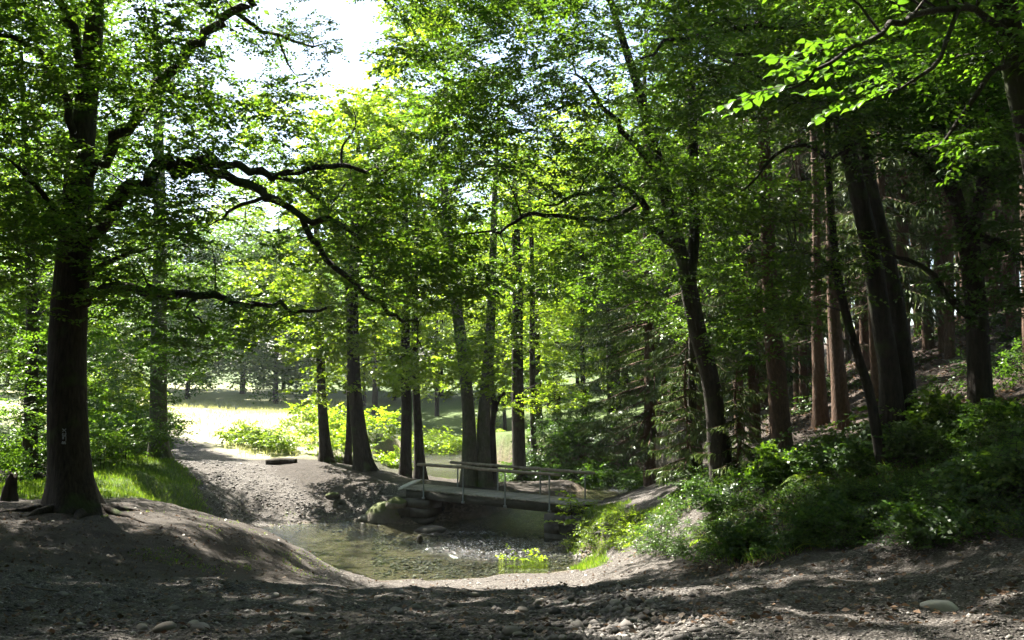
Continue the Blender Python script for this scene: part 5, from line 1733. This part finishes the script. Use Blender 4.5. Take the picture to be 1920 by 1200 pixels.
def carpet(name, pts, size, mat, label, cat, seed, lift=.05, tilt=.4):
    r = np.random.default_rng(seed); n = len(pts)
    a = r.uniform(0, 6.28, n)
    d = np.stack([np.cos(a), np.sin(a), r.normal(size=n) * tilt * .6], -1); d /= np.linalg.norm(d, axis=1)[:, None]
    nr = np.array([0, 0, 1.]) + r.normal(size=(n, 3)) * tilt; nr /= np.linalg.norm(nr, axis=1)[:, None]
    ln = size * r.uniform(.6, 1.3, n)
    Q = leaf_quads(pts + np.stack([0 * a, 0 * a, lift * r.random(n) + .012], -1), d, nr, ln, ln * .65, .12)
    o = link(name, make_mesh(name, Q.reshape(-1, 3), [np.arange(n * 4).reshape(-1, 4)], mat, {'tint': ('FACE', np.clip(r.normal(.5, .25, n), 0, 1))}))
    return tag(o, label, cat, kind='stuff')


pt = on_ground_px(26000, 1205, 1940, 800, 1058, r)
i_ = np.clip(np.searchsorted(GX, pt[:, 0]) - 1, 0, len(GX) - 1); j_ = np.clip(np.searchsorted(GY, pt[:, 1]) - 1, 0, len(GY) - 1)
pxv, pyv = px_of(pt)
pt = pt[(gravel[i_, j_] < .5) & (poly_sd(pxv, pyv, BANK) < 15) & (vnoise(pt[:, 0] * 1.1, pt[:, 1] * 1.1, 9) > .25)]
carpet('ground_ivy', pt, .075, M['leaf_dark'], 'carpet of small dark leaves on the right bank', 'ground cover', 5, .16)
pt = on_ground_px(7000, 1180, 1940, 960, 1180, r)
i_ = np.clip(np.searchsorted(GX, pt[:, 0]) - 1, 0, len(GX) - 1); j_ = np.clip(np.searchsorted(GY, pt[:, 1]) - 1, 0, len(GY) - 1)
gv = gravel[i_, j_]
pt = pt[r.random(len(pt)) < np.where(gv < .5, .9, .22 * smooth(1, .6, gv) + .10)]
carpet('fallen_leaves', pt, .07, M['litter'], 'brown fallen leaves along the right edge of the path', 'leaf litter', 6, .02, .5)
pt = on_ground_px(4200, -20, 1200, 945, 1195, r)
pt = pt[r.random(len(pt)) < np.where(pt[:, 1] > 12.5, 1, .3)]
pt = pt[stream_sd(pt[:, 0], pt[:, 1]) > .2]
carpet('fallen_leaves', pt, .06, M['litter'], 'scattered fallen leaves on the mound and the left of the path', 'leaf litter', 7, .01, .5)
pt = rand_where(9000, 7, 26, 17, 45, lambda i, j, x, y: needle[i, j] > .4, r)
carpet('fallen_leaves', pt, .11, M['litter'], 'brown needles and leaves littering the spruce slope', 'leaf litter', 8, .03, .6)
pp = [plant_proto('slope_plant', 'low plant growing on the shaded slope among the spruces', 'plant', 'low plants on the spruce slope', 470 + k, 'small', 'leaf_dark', n, .5, .4, 1.1) for k, n in enumerate([6, 9])]
scatter_things(pp, rand_where(40, 9, 22, 20, 36, lambda i, j, x, y: needle[i, j] > .4, r), 99, .7, 1.4)

r = np.random.default_rng(120)
for k in range(16):
    q = rg(r.uniform(40, 1880) if k > 6 else r.uniform(100, 560), r.uniform(1085, 1180) if k > 6 else r.uniform(985, 1060))
    a = r.uniform(0, 3.14); L_ = r.uniform(.15, .45)
    dx = np.array([math.cos(a), math.sin(a), 0]) * L_ / 2
    pts = [q - dx, q + [0, 0, .01] + r.normal(size=3) * .015, q + dx]
    pts = [np.array([p_[0], p_[1], float(ground(p_[0], p_[1])) + .012]) for p_ in pts]
    V, F = tube(pts, [.008, .007, .004], 5, 6, .1, None, k)
    o = link('fallen_stick', make_mesh('fallen_stick', V - q, [F], M['dead_twig'], smooth_shade=True)); o.location = Vector(q)
    tag(o, 'small dry stick lying on the bare mound' if k <= 6 else 'small dry stick lying on the gravel path', 'stick', 'fallen sticks')

# ------------------------------------------------------------------ stump, log, roots
b = based(16, 950, 23)
stp = empty('tree_stump', b, 'dark broken stump at the left edge beside the big oak', 'stump')
V, F = tube([b - [0, 0, .2], b + [0, 0, .2], b + [.03, 0, .4], b + [.06, 0, .62]], [.18, .14, .12, .10], 12, 12, .25, (.5, .25, 5), 3)
V[-12:, 2] += np.random.default_rng(2).uniform(-.12, .14, 12)
link('trunk', make_mesh('trunk', V - b, [F, np.arange(len(V) - 12, len(V)).reshape(1, 12)], M['bark_oak'], smooth_shade=True), stp)
p0, p1 = rg(498, 871), rg(556, 868)
b = (p0 + p1) / 2
lg = empty('fallen_log', b, 'short mossy log lying on the far bank between the track and the trees', 'log')
V, F = tube([p0 + [0, 0, .07], b + [0, .1, .10], p1 + [0, 0, .06]], [.13, .12, .10], 12, 14, .15, None, 4)
link('log_body', make_mesh('log_body', V - b, [F, np.arange(12)[::-1].reshape(1, 12), np.arange(len(V) - 12, len(V)).reshape(1, 12)], M['bark_oak'], smooth_shade=True), lg)

# ------------------------------------------------------------------ summer haze in the air
m, nt, out = new_mat('haze')
pv = nt.nodes.new('ShaderNodeVolumePrincipled')
pv.inputs['Color'].default_value = (.86, .93, 1.0, 1)
pv.inputs['Density'].default_value = .00020
pv.inputs['Anisotropy'].default_value = .35
nt.links.new(pv.outputs[0], out.inputs['Volume'])
V, F = box_vf((-10, 45, 20), (120, 0, 0), (0, 85, 0), (0, 0, 24.5))
hz = link('haze', make_mesh('haze', V, [F], m))
hz['kind'] = 'stuff'
hz['label'] = 'thin bluish summer haze between the far trees'
hz['category'] = 'haze'

# ------------------------------------------------------------------ labels that tell alike things apart by their order in the view
groups = {}
for o in COL.objects:
    if o.parent is None and o.get('group') and o.get('label'):
        groups.setdefault((o['group'], o['label']), []).append(o)
ORD = ['first', 'second', 'third', 'fourth', 'fifth', 'sixth', 'seventh', 'eighth', 'ninth', 'tenth', 'eleventh', 'twelfth', 'thirteenth', 'fourteenth', 'fifteenth', 'sixteenth', 'seventeenth']
for (gname, lab), obs in groups.items():
    seen = []
    for o in obs:
        q = np.array(o.location)
        if q[1] > 3:
            px, py = px_of(q)
            if -30 < px[0] < 1950: seen.append((px[0], o))
    if 2 <= len(seen) <= 16 and len(lab.split()) <= 12:
        for k, (_, o) in enumerate(sorted(seen, key=lambda a: a[0])):
            o['label'] = lab + ', ' + ORD[k] + ' from the left'
